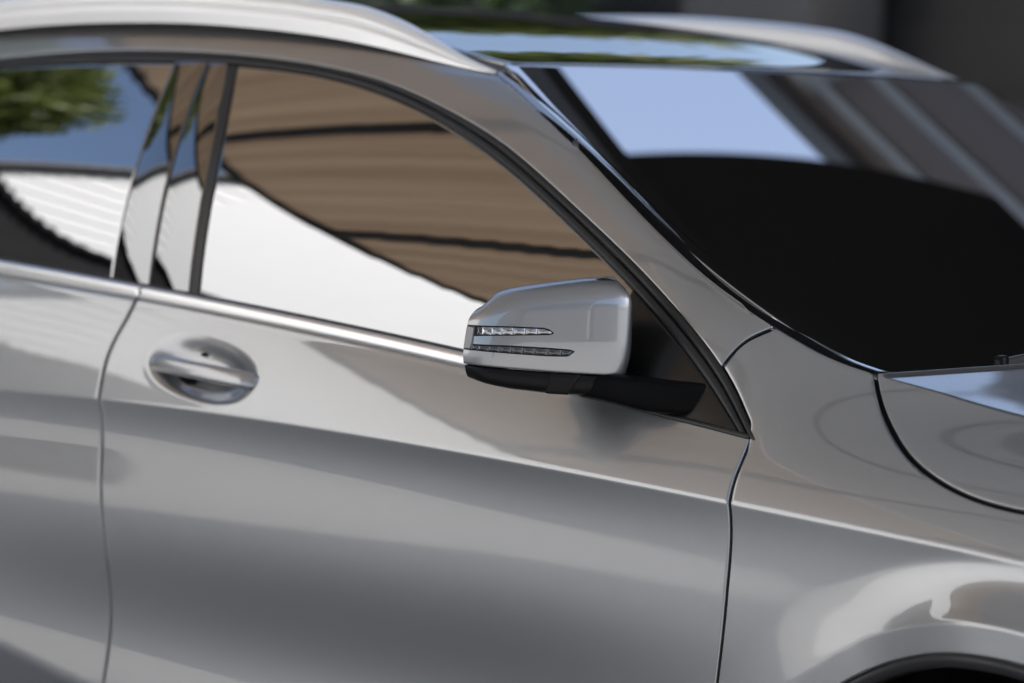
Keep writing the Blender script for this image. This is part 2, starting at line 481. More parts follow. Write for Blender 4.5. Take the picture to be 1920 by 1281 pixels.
def door_grid(left, right, top, bot, nu, nv_up, nv_lo, handle=False):
    # rows keep to the crease so its edge stays crisp
    def x_at(c, z):
        o = np.argsort(c[:, 1]); return np.interp(z, c[o, 1], c[o, 0])
    u = np.linspace(0, 1, nu)
    t_up = 1 - (1 - np.linspace(0, 1, nv_up)) ** 1.4; t_lo = np.linspace(0, 1, nv_lo) ** 1.5
    rows = []
    for kind, tt in (('up', t_up[:-1]), ('lo', t_lo)):
        for t in tt:
            x = np.linspace(x_at(left, 0.9), x_at(right, 0.9), nu)
            for _ in range(12):
                zt, zc, zb = np.interp(x, top[:, 0], top[:, 1]), z_crease(x), np.full_like(x, bot)
                z = zt * (1 - t) + zc * t if kind == 'up' else zc * (1 - t) + zb * t
                x = x_at(left, z) * (1 - u) + x_at(right, z) * u
            rows.append(np.stack([x, z], 1))
    Q = np.array(rows)[::-1].transpose(1, 0, 2)      # (nu, nv, 2) bottom to top
    P = on_side(Q)
    if handle:
        rho = handle_rho(Q[..., 0], Q[..., 1])
        dent = 0.017 * (1 - sstep(0.0, 1.0, (rho - 0.42) / 0.58)) ** 0.9
        lip = 0.0003 * np.exp(-((rho - 1.02) / 0.06) ** 2)
        P = P - side_normal(Q[..., 0], Q[..., 1]) * (dent - lip)[..., None]
    return P

fd = grid_panel('front_door', door_grid(door_rear + [GAP, 0], door_front - [GAP, 0], belt_lo - [0, 0.001], ZLOW, 420, 64, 130, True), 'paint', car)
left_edge = np.array([[XR, ZLOW - 0.05], [XR, 1.2]])
rd = grid_panel('rear_door', door_grid(left_edge, door_rear - [GAP, 0], belt_lo - [0, 0.001], ZLOW, 200, 40, 90), 'paint', car)

# ---------------------------------------------------------------- front fender, one sheet round the wheel arch
def fender():
    zc0 = z_crease(-0.347)
    # upper part
    lo = clip_z(door_front + [GAP, 0], zc0, 0.9635)
    di = clip_z(dlo_out, 0.9675, CURVES['apillar_gap'][0][1] - 0.003) + [GAP, 0]
    left = smooth(np.concatenate([lo[:-40:12], di[40::12], di[-1:]]), 240, 5)
    ag = offset(cv['apillar_gap'], -GAP)
    we = cv['ws_edge']; we = we[we[:, 0] > CURVES['apillar_gap'][-1][0] + 0.004]
    top = np.concatenate([ag, we[we[:, 0] < hood_gap[0, 0] - GAP]])
    hg = offset(hood_gap, -GAP)
    hg = hg[hg[:, 0] < XF]
    top = np.concatenate([top, hg])
    xb = np.linspace(left[0, 0], XF, 300)
    bot = np.stack([xb, z_crease(xb)], 1)
    left[0] = bot[0]; left[-1] = top[0]
    right = np.linspace(bot[-1], top[-1], 20)
    Q = coons(bot, top, left, right, 240, 64)
    up = on_side(Q)
    # lower part, from the arch lip out to the door gap and the crease
    ang = np.linspace(RAD(193), RAD(8), 170)
    arc = np.stack([ARCH[0] + ARCH[2] * np.cos(ang), ARCH[1] + ARCH[2] * np.sin(ang)], 1)
    dl = clip_z(door_front + [GAP, 0], arc[0, 1], zc0)
    dl[-1] = bot[0]
    nb = Q.shape[0]
    top_row = Q[:, 0]
    rr = np.linspace([XF, z_crease(XF)], [XF, arc[-1, 1]], 60)[1:]
    outer = np.concatenate([dl[:-1:3], top_row, rr])
    # inner arc sampled so spokes do not cross: same share of points as the outer edge
    s = np.concatenate([[0], np.cumsum(np.linalg.norm(np.diff(outer, axis=0), axis=1))]); s /= s[-1]
    ia = RAD(193) + s * RAD(8 - 193)
    inner = np.stack([ARCH[0] + ARCH[2] * np.cos(ia), ARCH[1] + ARCH[2] * np.sin(ia)], 1)
    w = 1 - (1 - np.linspace(0, 1, 100)) ** 1.45
    QL = inner[:, None] * (1 - w)[None, :, None] + outer[:, None] * w[None, :, None]
    return up, on_side(QL), len(dl[:-1:3]), nb

up, low, k0, nb = fender()
def join_fender():
    V = []; F = []
    nu, nv, _ = up.shape
    V += list(up.reshape(-1, 3)); F += grid_faces(nu, nv, 0)
    off = len(V); mu, mv, _ = low.shape
    V += list(low.reshape(-1, 3)); F += grid_faces(mu, mv, off)
    # weld the shared crease row
    for q in range(nb):
        V[off + (k0 + q) * mv + mv - 1] = V[q * nv]
    remap = list(range(len(V)))
    for q in range(nb):
        remap[off + (k0 + q) * mv + mv - 1] = q * nv
    F = [tuple(remap[i] for i in f) for f in F]
    # lips: door and hood gaps turn in, the arch gets a rolled edge
    def lip(idx, prev_idx, depth, flip):
        Pn = np.array([V[i] for i in idx]); Pi = np.array([V[i] for i in prev_idx])
        o = Pn - Pi; o /= np.maximum(np.linalg.norm(o, axis=1, keepdims=True), 1e-9)
        n = side_normal(Pi[:, 0], Pi[:, 2])
        last = list(idx)
        for d_in, d_out in ((0.0006, 0.001), (0.0016, 0.0016), (depth, 0.0016)):
            base = len(V); V.extend(list(Pn - n * d_in + o * d_out))
            for t in range(len(idx) - 1):
                q = (last[t], last[t + 1], base + t + 1, base + t)
                F.append(q[::-1] if flip else q)
            last = [base + t for t in range(len(idx))]
    lip([j for j in range(nv)], [nv + j for j in range(nv)], 0.014, False)
    lip([i * nv + nv - 1 for i in range(nu)], [i * nv + nv - 2 for i in range(nu)], 0.014, False)
    lip([off + i * mv for i in range(mu)], [off + i * mv + 1 for i in range(mu)], 0.020, True)
    lip([off + (i) * mv + mv - 1 for i in range(k0)], [off + i * mv + mv - 2 for i in range(k0)], 0.014, False)
    used = sorted({i for f in F for i in f}); mp = {v: i for i, v in enumerate(used)}
    return mesh_obj('front_fender', [V[i] for i in used], [tuple(mp[i] for i in f) for f in F], 'paint', car)
fender_obj = join_fender()

# ---------------------------------------------------------------- pillar and cantrail (one pressing)
def rail_base(x):
    return np.interp(x, [-2.6, -2.3, -2.14, -1.944, -1.695, -1.459, -1.289, -1.18, -1.083, -1.04],
                     [1.385, 1.432, 1.449, 1.463, 1.469, 1.461, 1.446, 1.428, 1.412, 1.4069])
def pillar():
    bot = dlo_out[(dlo_out[:, 0] > XR) & (dlo_out[:, 0] < CURVES['apillar_gap'][0][0] - 0.003)]
    ag = offset(cv['apillar_gap'], GAP)
    we = cv['ws_edge']; we = we[we[:, 0] < ag[-1, 0] - 0.003]
    xr = np.linspace(XR, -1.045, 200)
    top = np.concatenate([np.stack([xr, rail_base(xr) + 0.002], 1), we])
    top = resample(smooth(top[::3], 400, 6), 400)
    l = np.linspace(bot[0], top[0], 20)
    ag[0] = bot[-1]; ag[-1] = top[-1]
    # pair the two long edges by x so the strip stays straight across
    Q = coons(bot, top, l, ag, 420, 26)
    return on_side(Q)
grid_panel('side_frame', pillar(), 'paint', car, flange=0.020)

# ---------------------------------------------------------------- hood
hc = smooth(np.concatenate([np.array(CURVES['hood_crease']), [[0.20, 0.9935], [0.42, 0.965], [XF, 0.938]]]), 240, 8)
def hood():
    hg = offset(hood_gap, GAP)
    a = resample(hg, 220); b = resample(hc, 220)
    b[0] = a[0] + [0.004, 0.001]
    w = np.linspace(0, 1, 34)
    Q = a[:, None] * (1 - w)[None, :, None] + b[:, None] * w[None, :, None]
    side = on_side(Q)
    # top: arcs from the crease to its mirror image
    edge = side[:, -1]
    v = np.concatenate([[0.0, 0.004, 0.012, 0.03], np.linspace(0.06, 1.0, 46)])[1:]
    half = []
    for e in edge:
        row = []
        for t in v:
            y = e[1] * (1 - 2 * t)
            k = 1 - (y / e[1]) ** 2
            row.append([e[0] + 0.140 * k * max(0, 1 - (e[0] + 0.2) / 0.8), y, e[2] + 0.024 * k])
        half.append(row)
    P = np.concatenate([side, np.array(half)], axis=1)
    return P
grid_panel('hood', hood(), 'paint', car, flange=0.012)

# ---------------------------------------------------------------- black seals in the gaps
def gap_seal(c, depth=0.005, half=0.008):
    c = resample(c, 160); a, d = offset(c, half), offset(c, -half)
    Q = np.stack([a, c, d], 1)
    P = on_side(Q, depth)
    mesh_obj('gap_seal', P.reshape(-1, 3), grid_faces(160, 3), 'dark', car)
gap_seal(door_front[door_front[:, 1] > ZLOW - 0.02]); gap_seal(door_rear[door_rear[:, 1] > ZLOW - 0.02])
gap_seal(cv['apillar_gap']); gap_seal(hood_gap)

# ---------------------------------------------------------------- dark shell behind the panel gaps, wheel arch, wheel
def shell():
    X = np.linspace(XR, XF, 150); Z = np.linspace(0.38, 1.0, 50)
    P = np.zeros((150, 50, 3)); keep = np.ones((150, 50), bool)
    for i, x in enumerate(X):
        zt = z_belt(x) - 0.01 if x < -0.36 else np.interp(x, hc[:, 0], hc[:, 1]) - 0.03
        zz = np.linspace(0.38, zt, 50)
        xx = np.full(50, x)
        P[i] = np.stack([xx, -S(xx, zz) + 0.040, zz], 1)
        keep[i] = np.hypot(xx - ARCH[0], zz - ARCH[1]) > ARCH[2] + 0.012
    F = [f for f in grid_faces(150, 50) if all(keep.reshape(-1)[i] for i in f)]
    used = sorted({i for f in F for i in f}); mp = {v: i for i, v in enumerate(used)}
    V = P.reshape(-1, 3)
    return mesh_obj('inner_shell', [V[i] for i in used], [tuple(mp[i] for i in f) for f in F], 'dark', car)
shell()

def arch_liner():
    ang = np.linspace(RAD(200), RAD(-20), 64); ys = np.array([-0.892, -0.87, -0.80, -0.70, -0.55])
    rr = np.array([0.001, 0.004, 0.008, 0.010, 0.010])
    V = [(ARCH[0] + (ARCH[2] + r) * math.cos(a), y, ARCH[1] + (ARCH[2] + r) * math.sin(a)) for a in ang for y, r in zip(ys, rr)]
    F = grid_faces(64, 5)
    c = len(V); V.append((ARCH[0], -0.55, ARCH[1]))
    F += [(i * 5 + 4, (i + 1) * 5 + 4, c) for i in range(63)]
    return mesh_obj('wheel_arch_liner', V, F, 'liner', car)
arch_liner()
def arch_trim():
    ang = np.linspace(RAD(193), RAD(8), 120)
    r0 = ARCH[2] - 0.001
    sec = [(0.0, -0.002), (0.0, 0.004), (-0.006, 0.006), (-0.016, 0.004), (-0.018, -0.02), (-0.006, -0.022)]
    V = []
    for a in ang:
        x, z = ARCH[0] + r0 * math.cos(a), ARCH[1] + r0 * math.sin(a)
        y = -float(S(ARCH[0] + (r0 + 0.004) * math.cos(a), ARCH[1] + (r0 + 0.004) * math.sin(a)))
        for dr, dy in sec:
            V.append((x + dr * math.cos(a), y - dy, z + dr * math.sin(a)))
    k = len(sec)
    F = [(i * k + j, (i + 1) * k + j, (i + 1) * k + (j + 1) % k, i * k + (j + 1) % k) for i in range(119) for j in range(k)]
    return mesh_obj('wheel_arch_lip', V, F, 'satin', car)
arch_trim()

def wheel():
    R0, cx, cz = 0.335, 0.06, 0.335
    prof = [(0.225, -0.87), (0.245, -0.885), (0.29, -0.89), (0.320, -0.875), (0.335, -0.85), (0.335, -0.70), (0.32, -0.66), (0.225, -0.66)]
    n = 72
    V = [(cx + r * math.cos(2 * math.pi * i / n), y, cz + r * math.sin(2 * math.pi * i / n)) for i in range(n) for r, y in prof]
    k = len(prof)
    F = [(i * k + j, i * k + (j + 1) % k, ((i + 1) % n) * k + (j + 1) % k, ((i + 1) % n) * k + j) for i in range(n) for j in range(k)]
    t = mesh_obj('wheel', V, F, 'tyre', car)
    V = []; F = []
    for s in range(5):
        for a0, a1, r0, r1 in ((-0.10, 0.10, 0.05, 0.228),):
            a = 2 * math.pi * s / 5 + 0.3
            b = len(V)
            for y in (-0.862, -0.835):
                for r, w in ((0.03, 0.030), (0.228, 0.042)):
                    for sg in (-1, 1):
                        V.append((cx + r * math.cos(a) - sg * w * math.sin(a), y, cz + r * math.sin(a) + sg * w * math.cos(a)))
            F += [(b, b + 1, b + 3, b + 2), (b + 4, b + 6, b + 7, b + 5), (b, b + 2, b + 6, b + 4), (b + 1, b + 5, b + 7, b + 3)]
    mesh_obj('rim', V, F, 'alloy', t, False)
wheel()

# ---------------------------------------------------------------- side windows and their trims
bf = smooth(CURVES['b_front'], 120, 5); br = smooth(CURVES['b_rear'], 120, 5); bg_ = smooth(CURVES['b_gap'], 120, 5)
def z_dlo_in(x):
    o = np.argsort(dlo_in[:, 0]); return np.interp(x, dlo_in[o, 0], dlo_in[o, 1])
def z_sill(x):
    return z_belt(x) + 0.012
def cut_side(c, shift=0.0):
    # a pillar line run from the sill to the frame
    o = np.argsort(c[:, 1]); zz = np.linspace(1.03, 1.425, 300)
    k = np.polyfit(c[:, 1], c[:, 0], 3); x = np.polyval(k, zz) + shift
    ok = (zz > z_sill(x)) & (zz < z_dlo_in(x))
    return np.stack([x[ok], zz[ok]], 1)
SEAL = 0.016
Lf = cut_side(bf)
front_end = np.array([-0.385, 0.0]); front_end[1] = z_sill(-0.385)
xb = np.linspace(Lf[0, 0], -0.385, 200)
top = dlo_in[(dlo_in[:, 0] > Lf[-1, 0]) & (dlo_in[:, 0] < -0.388)]
top = np.concatenate([[Lf[-1]], top])
rgt = np.linspace([-0.385, z_sill(-0.385)], top[-1], 20)
Q = coons(np.stack([xb, z_sill(xb)], 1), top, Lf, rgt, 200, 60)
fw = grid_panel('front_window', on_side(Q, 0.006), 'glass', car, flange=0.004)
Rr = cut_side(br)
xb = np.linspace(XR, Rr[0, 0], 120)
top = dlo_in[(dlo_in[:, 0] > XR) & (dlo_in[:, 0] < Rr[-1, 0])]
top = np.concatenate([top, [Rr[-1]]])
lft = np.linspace([XR, z_sill(XR)], top[0], 20)
Q = coons(np.stack([xb, z_sill(xb)], 1), top, lft, Rr, 120, 50)
grid_panel('rear_window', on_side(Q, 0.006), 'glass', car, flange=0.004)

def pillar_cover(name, cl, cr, wave):
    a, b = resample(cl, 80), resample(cr, 80)
    w = np.linspace(0, 1, 26)
    Q = a[None] * (1 - w)[:, None, None] + b[None] * w[:, None, None]
    P = on_side(Q, 0.0035)
    n = side_normal(Q[..., 0], Q[..., 1])
    return grid_panel(name, P + n * (wave * np.sin(math.pi * w) ** 1.0)[:, None, None], 'cover', car, flange=0.012)
mid_l, mid_r = cut_side(bg_, -0.0022), cut_side(bg_, 0.0022)
pillar_cover('pillar_cover', cut_side(br, 0.0015), mid_l, 0.0011)
pillar_cover('pillar_cover', mid_r, cut_side(bf, -0.0185), 0.0011)
# rubber channel between front pillar cover and pane
a, b = resample(cut_side(bf, -0.0165), 80), resample(cut_side(bf, 0.001), 80)
w = np.linspace(0, 1, 6)
grid_panel('window_channel', on_side(a[None] * (1 - w)[:, None, None] + b[None] * w[:, None, None], 0.0045), 'rubber', car, flange=0.006)

def strip(name, lower, upper, crown, material, base=0.0, n=260, m=9, flange=0.010):
    a, b = resample(lower, n), resample(upper, n)
    w = np.linspace(0, 1, m)
    Q = a[:, None] * (1 - w)[None, :, None] + b[:, None] * w[None, :, None]
    P = on_side(Q); N = side_normal(Q[..., 0], Q[..., 1])
    h = base + crown * np.sqrt(np.maximum(0, 1 - (2 * w - 1) ** 2))
    return grid_panel(name, P + N * h[None, :, None], material, car, flange=flange)
# frame seal over the windows: outer bead of rubber, inner lip that catches the light
def along(c, x0, x1):
    return c[(c[:, 0] > x0) & (c[:, 0] < x1)]
o_c = resample(dlo_out, 700); i_c = resample(dlo_in, 700)
def pair(x0, n=320):
    # inner and outer edges paired by nearest point
    oo = o_c[o_c[:, 0] > x0]
    ii = np.array([i_c[np.argmin(np.hypot(*(i_c - p).T))] for p in oo])
    ii = resample(smooth(ii[::5], 300, 6), n); oo = resample(oo, n)
    return oo, ii
oo, ii = pair(XR)
mm = ii * 0.45 + oo * 0.55
strip('frame_seal', mm, oo - (oo - ii) * 0.04, 0.003, 'rubber', base=-0.002)
strip('frame_lip', ii, mm + (ii - mm) * 0.04, 0.0045, 'satin', base=-0.0045)

# bright moulding along the sill, one piece on each door
def moulding(x0, x1):
    x = np.linspace(x0, x1, 200)
    lo = np.stack([x, z_belt(x) + 0.0005], 1); hi = np.stack([x, z_belt(x) + 0.0195], 1)
    return strip('sill_moulding', lo, hi, 0.0055, 'mould', base=-0.001, n=200, m=15)
moulding(-1.5295, -0.62)
moulding(XR, -1.5345)
# thin rubber wiper between moulding and glass
x = np.linspace(XR, -0.40, 260)
strip('window_wiper_seal', np.stack([x, z_belt(x) + 0.0195], 1), np.stack([x, z_belt(x) + 0.0235], 1), 0.0008, 'rubber', base=-0.003)

x = np.linspace(-0.64, -0.354, 120)
strip('sill_seal', np.stack([x, z_belt(x) - 0.0010], 1), np.stack([x, z_belt(x) + 0.0050], 1), 0.0012, 'rubber', base=0.0006, n=120, m=7)
# sail panel at the front corner of the window
def sail():
    x = np.linspace(-0.610, -0.3735, 90)
    hi = z_dlo_in(x) - 0.001; lo = z_belt(x) + 0.0008
    w = np.linspace(0, 1, 30)
    z = lo[:, None] * (1 - w) + np.maximum(hi, lo + 0.0005)[:, None] * w
    Q = np.stack([np.repeat(x[:, None], 30, 1), z], -1)
    return grid_panel('sail_panel', on_side(Q, 0.0005), 'sail', car, flange=0.006)
sail()

# ---------------------------------------------------------------- windscreen, roof, rails
def loft_edges():
    e = resample(cv['ws_edge'], 90)
    return e, on_side(e)
e2, E3 = loft_edges()
SCR_A, SCR_B, SCR_F = 0.06, 0.01, (1.40661, -0.47171, 0.03050)     # screen: crown in plan, crown in height, centre line
def screen_z(x, y):
    k = (y / 0.75) ** 2; u = x + SCR_A * k + 0.965
    return SCR_F[0] + SCR_F[1] * u + SCR_F[2] * u * u - SCR_B * k
def screen_surface(E, n, inset=0.0, sink=0.0, snap=0.0):
    out = []
    v = np.linspace(0, 1, n) if np.isscalar(n) else n
    for e in E:
        y = (e[1] + inset) * (1 - 2 * v)
        x = e[0] + SCR_A * ((e[1] / 0.75) ** 2 - (y / 0.75) ** 2)
        z = screen_z(x, y) + snap * (e[2] - screen_z(e[0], e[1]))
        out.append(np.stack([x, y, z - sink], 1))
    return np.array(out)
grid_panel('windscreen', screen_surface(E3, 60, 0.022, 0.003), 'screen', car, flange=0.004)
# gloss-black edging between pillar and pane, near and far side
v = np.linspace(0, 0.024, 9)
for sgn in (1, -1):
    P = screen_surface(E3, v, 0.0015, 0.0, 1.0)
    bulge = 0.0035 * np.sin(np.linspace(0, math.pi, 9)) ** 0.8
    P[..., 2] += bulge[None] - 0.0015
    P[..., 1] *= sgn
    grid_panel('windscreen_edging', P, 'piano', car, flange=0.008, flip=(sgn < 0))

def roof_panel(name, x0, x1, material, yw=0.565):
    xs_ = np.linspace(x0, x1, 90); v = np.linspace(-1, 1, 60)
    P = np.zeros((90, 60, 3))
    for i, x in enumerate(xs_):
        k = 1 - v ** 2
        front = 1 - sstep(1.04, 1.34, -x)
        zb = rail_base_s(x) - 0.006 + 0.0150 * front + 0.020 * (1 - front)
        crown = 0.0065 * front + (1 - front) * 0.018 + 0.010 * sstep(1.2, 1.8, -x)
        y = -yw * v
        P[i] = np.stack([x + SCR_A * (0.655 - (y / 0.75) ** 2), y, zb + crown * k], 1)
    return grid_panel(name, P, material, car, flange=0.006)
_rx = np.linspace(-2.6, -1.0, 321); _rz = smooth(np.stack([_rx, rail_base(_rx)], 1), 321, 14)
def rail_base_s(x):
    return np.interp(x, _rz[:, 0], _rz[:, 1])
roof_panel('roof_glass', -1.049, XR, 'roofglass')

def rail(sgn):
    xr = np.linspace(-1.046, XR, 160)
    zb = rail_base_s(xr) - 0.006
    h = 0.050 * sstep(-1.03, -1.36, xr) ** 0.75 + 0.004
    wdt = 0.010 + 0.028 * sstep(-1.04, -1.25, xr)
    yo = np.interp(xr, [-2.6, -1.7, -1.3, -1.04], [0.585, 0.600, 0.605, 0.603])
    sec = [(0.0, 0.0), (0.02, 0.10), (0.06, 0.30), (0.10, 0.46), (0.135, 0.485), (0.135, 0.515), (0.11, 0.54), (0.16, 0.70), (0.28, 0.86), (0.46, 0.97), (0.66, 1.0), (0.86, 0.93), (0.96, 0.75), (1.0, 0.4), (1.0, 0.0)]
    V = []
    for i in range(len(xr)):
        for a, b in sec:
            V.append((xr[i], sgn * (-(yo[i]) + a * wdt[i]), zb[i] + b * h[i]))
    k = len(sec)
    F = [(i * k + j, (i + 1) * k + j, (i + 1) * k + j + 1, i * k + j + 1) for i in range(len(xr) - 1) for j in range(k - 1)]
    F.append(tuple(range(k)))
    if sgn > 0: F = [f[::-1] for f in F]
    return mesh_obj('roof_rail', V, F, 'alu', car)
rail(1); rail(-1)
# far side of the body seen past the screen: pillar strip and its black frame
Pm = pillar(); Pm[..., 1] *= -1
grid_panel('side_frame', Pm, 'paint', car, flange=0.020, flip=True)
V = np.array([[x, y, z] for (x, z) in resample(dlo_out[dlo_out[:, 0] > XR], 90) for y in (0.0, 0.0)])

# cabin: closed dark box under the glass
def cabin():
    xs_ = np.linspace(XR, -0.10, 40)
    V = []; F = []
    for x in xs_:
        zt = min(rail_base(x) - 0.05 if x < -1.05 else np.interp(x, e2[::1, 0], e2[:, 1]) - 0.06, 1.40)
        zz = max(zt, 0.86)
        ws = float(S(x, min(z_belt(x), zz))) - 0.06
        wt = min(ws, 0.5 if x < -1.0 else 0.60)
        V += [(x, -ws, 0.80), (x, -ws, min(z_belt(x) - 0.02, zz)), (x, -ws, min(z_belt(x) - 0.019, zz)), (x, ws, min(z_belt(x) - 0.019, zz)), (x, ws, 0.80)]
    F = grid_faces(40, 5)
    F.append((0, 1, 3, 4)); n = 39 * 5
    return mesh_obj('cabin_floor', V, F, 'cabin', car, False)
cabin()

# cowl under the screen's foot and the wiper parked on it
cw = screen_surface(E3[-14:], 40, 0.02, 0.022)
grid_panel('cowl_panel', cw + np.array([0.02, 0, -0.004]), 'plastic', car, flange=0.004)


# ---------------------------------------------------------------- door mirror
_ms = np.concatenate([[0], np.cumsum(np.linalg.norm(np.diff(MPLAN, axis=0), axis=1))])
def mplan(s):
    return np.stack([np.interp(s, _ms, MPLAN[:, 0]), np.interp(s, _ms, MPLAN[:, 1])], -1)
def mnorm(s):
    # outward in plan
    t = mplan(s + 0.004) - mplan(s - 0.004); t /= np.linalg.norm(t, axis=-1, keepdims=True)
    return np.stack([-t[..., 1], t[..., 0]], -1)
MLEN = _ms[-1]
_mt = smooth([(0, 1.130), (0.09, 1.1425), (0.155, 1.1495), (0.22, 1.1480), (0.30, 1.1360), (0.335, 1.1290), (0.362, 1.1195), (MLEN, 1.1060)], 200, 9.0)
def m_top(s):
    return np.interp(s, _mt[:, 0], _mt[:, 1])
def m_split(s):
    return np.interp(s, [0, 0.16, 0.2154, 0.2643, 0.3352, MLEN], [1.0235, 1.0240, 1.0255, 1.0265, 1.0295, 1.0325])
def m_low(s):
    return np.interp(s, [0, 0.16, 0.2713, 0.323, MLEN], [0.993, 0.994, 0.9965, 1.0005, 1.0110])
def m_point(s, z, out=0.0):
    # point on the shell's wall and shoulder at height z
    s = np.asarray(s, float); z = np.asarray(z, float)
    zt, zs = m_top(s), m_split(s)
    h = (z - zs) / (zt - zs)
    tip = sstep(0.30, 0.39, s); inner = 1 - sstep(0.12, 0.20, s)
    R = 0.31                                   # share of the height that rolls over to the top
    a = np.clip((h - (1 - R)) / R, 0, 1)
    ins = 0.040 * (1 - np.sqrt(np.maximum(0, 1 - a ** 2)))
    ins = ins + (0.014 * tip + 0.002) * np.clip(h, 0, 1) ** 1.6
    ins = ins + (0.003 + 0.008 * inner) * np.clip(1 - h / 0.35, 0, 1) ** 2
    p = mplan(s) + mnorm(s) * (out - ins)[..., None]
    return np.concatenate([p, z[..., None]], -1)

mir = empty('door_mirror', (0, 0, 0), car)
MC = np.array([-0.668, -0.905])                # middle of the shell in plan
def mirror_cap():
    ns = 150
    s = np.linspace(0.002, MLEN - 0.001, ns)
    hs = np.concatenate([np.linspace(0, 0.64, 26), 0.64 + 0.36 * np.sin(np.linspace(0, math.pi / 2, 22))[1:]])
    P = np.stack([m_point(s, m_split(s) + h * (m_top(s) - m_split(s))) for h in hs], 1)
    rim = P[:, -1]
    caps = []
    for t in (0.12, 0.35, 0.6, 0.85, 1.0):
        c = np.array([*MC, 0]) * np.array([1, 1, 0])
        q = rim * (1 - t) + np.stack([MC[0] + 0 * s, MC[1] + 0.45 * (rim[:, 1] - MC[1]), np.interp(MC[1] + 0.45 * (rim[:, 1] - MC[1]), [-1.0, -0.83], [1.108, 1.139])], 1) * t
        caps.append(q)
    P = np.concatenate([P, np.stack(caps, 1)], 1)
    # turn the lower edge in
    lo = P[:, 0].copy(); n = mnorm(s)
    l1 = lo.copy(); l1[:, :2] -= n * 0.0015; l1[:, 2] -= 0.0012
    l2 = lo.copy(); l2[:, :2] -= n * 0.010; l2[:, 2] -= 0.0012
    P = np.concatenate([l2[:, None], l1[:, None], P], 1)
    o = mesh_obj('mirror_cap', P.reshape(-1, 3), grid_faces(P.shape[0], P.shape[1], 0, True), 'paint', mir)
    return o
mirror_cap()
def lower_housing():
    s = np.linspace(0.205, MLEN - 0.001, 110)
    rows = []
    for t, ins in ((0.0, 0.012), (0.02, 0.0035), (0.12, 0.0025), (0.5, 0.0028), (0.8, 0.005), (0.93, 0.009), (1.0, 0.016), (1.0, 0.06)):
        z = (m_split(s) - 0.0022) * (1 - t) + m_low(s) * t
        p = mplan(s) - mnorm(s) * (ins + 0.003 + (0.006 * sstep(0.36, MLEN, s)) * t)[:, None]
        rows.append(np.concatenate([p, z[:, None]], 1))
    P = np.stack(rows, 1)
    return mesh_obj('lower_housing', P.reshape(-1, 3), grid_faces(P.shape[0], P.shape[1]), 'plastic', mir)
lower_housing()
def mirror_back():
    # rear frame and the reflecting pane, facing backwards
    yz = [(-0.836, 1.03), (-0.834, 1.10), (-0.842, 1.135), (-0.87, 1.143), (-0.95, 1.134), (-0.985, 1.12), (-0.998, 1.09), (-1.002, 1.04), (-0.99, 1.018), (-0.86, 1.012)]
    c = resample(catmull(yz + yz[:1], 8), 60)[:-1]
    m = c.mean(0); c = m + (c - m) * np.array([0.93, 0.74]) - [0, 0.006]
    V = [(-0.699, a, b) for a, b in c] + [(-0.706, m[0] + (a - m[0]) * 0.93, m[1] + (b - m[1]) * 0.9) for a, b in c]
    n = len(c)
    F = [(i, (i + 1) % n, n + (i + 1) % n, n + i) for i in range(n)]
    mesh_obj('rear_frame', V, F, 'plastic', mir)
    V2 = [(-0.7055, m[0] + (a - m[0]) * 0.93, m[1] + (b - m[1]) * 0.9) for a, b in c]
    mesh_obj('mirror_pane', V2, [tuple(range(n))], 'chrome', mir, False)
mirror_back()

def wedge():
    # grey hinge cover between housing and arm
    s = np.linspace(0.246, 0.276, 8)
    rows = []
    for t in np.linspace(0, 1, 8):
        sh = -0.006 * t + 0.0
        z = (m_split(s) - 0.004) * (1 - t) + (m_low(s) + 0.0015) * t
        shift = np.interp(t, [0, 1], [-0.010, 0.004])
        p = mplan(s + shift * np.linspace(1, 0.4, 8)) - mnorm(s) * (0.0032 + 0.004 * t ** 2)
        rows.append(np.concatenate([p, z[:, None]], 1))
    P = np.stack(rows, 1)
    return grid_panel('hinge_cover', P, 'plastic', mir, flange=0.006, flip=False)
wedge()

def arm():
    # foot of the mirror: from under the shell to the sail panel
    st = [  # centre x, y, z ; half height ; half depth
        ((-0.640, -0.915, 1.0130), 0.011, 0.020),
        ((-0.615, -0.900, 1.0115), 0.0140, 0.030),
        ((-0.585, -0.880, 1.0095), 0.0165, 0.036),
        ((-0.555, -0.866, 1.0065), 0.0190, 0.038),
        ((-0.520, -0.857, 1.0030), 0.0215, 0.038),
        ((-0.490, -0.848, 1.0015), 0.0215, 0.035),
        ((-0.462, -0.834, 1.0015), 0.0205, 0.028),
        ((-0.440, -0.812, 1.0015), 0.0190, 0.018),
    ]
    d = np.array([0.74, -0.67, 0])            # the face turned to the viewer's side of the road
    c = catmull([np.r_[a, b, e] for a, b, e in st], 8)
    sec = []
    for q in range(28):
        a = 2 * math.pi * q / 28; ca, sa = math.cos(a), math.sin(a)
        sec.append((math.copysign(abs(ca) ** 0.55, ca), math.copysign(abs(sa) ** 0.55, sa)))
    V = []
    for r in c:
        for a, b in sec:
            V.append(r[:3] + np.array([0, -1, 0]) * a * r[4] * 0.55 + np.array([0, 0, 1]) * b * r[3])
    n, k = len(c), 28
    F = [(i * k + j, i * k + (j + 1) % k, (i + 1) * k + (j + 1) % k, (i + 1) * k + j) for i in range(n - 1) for j in range(k)]
    F += [tuple(range(k))[::-1], tuple((n - 1) * k + j for j in range(k))]
    mesh_obj('mirror_arm', V, F, 'armblack', mir)
arm()

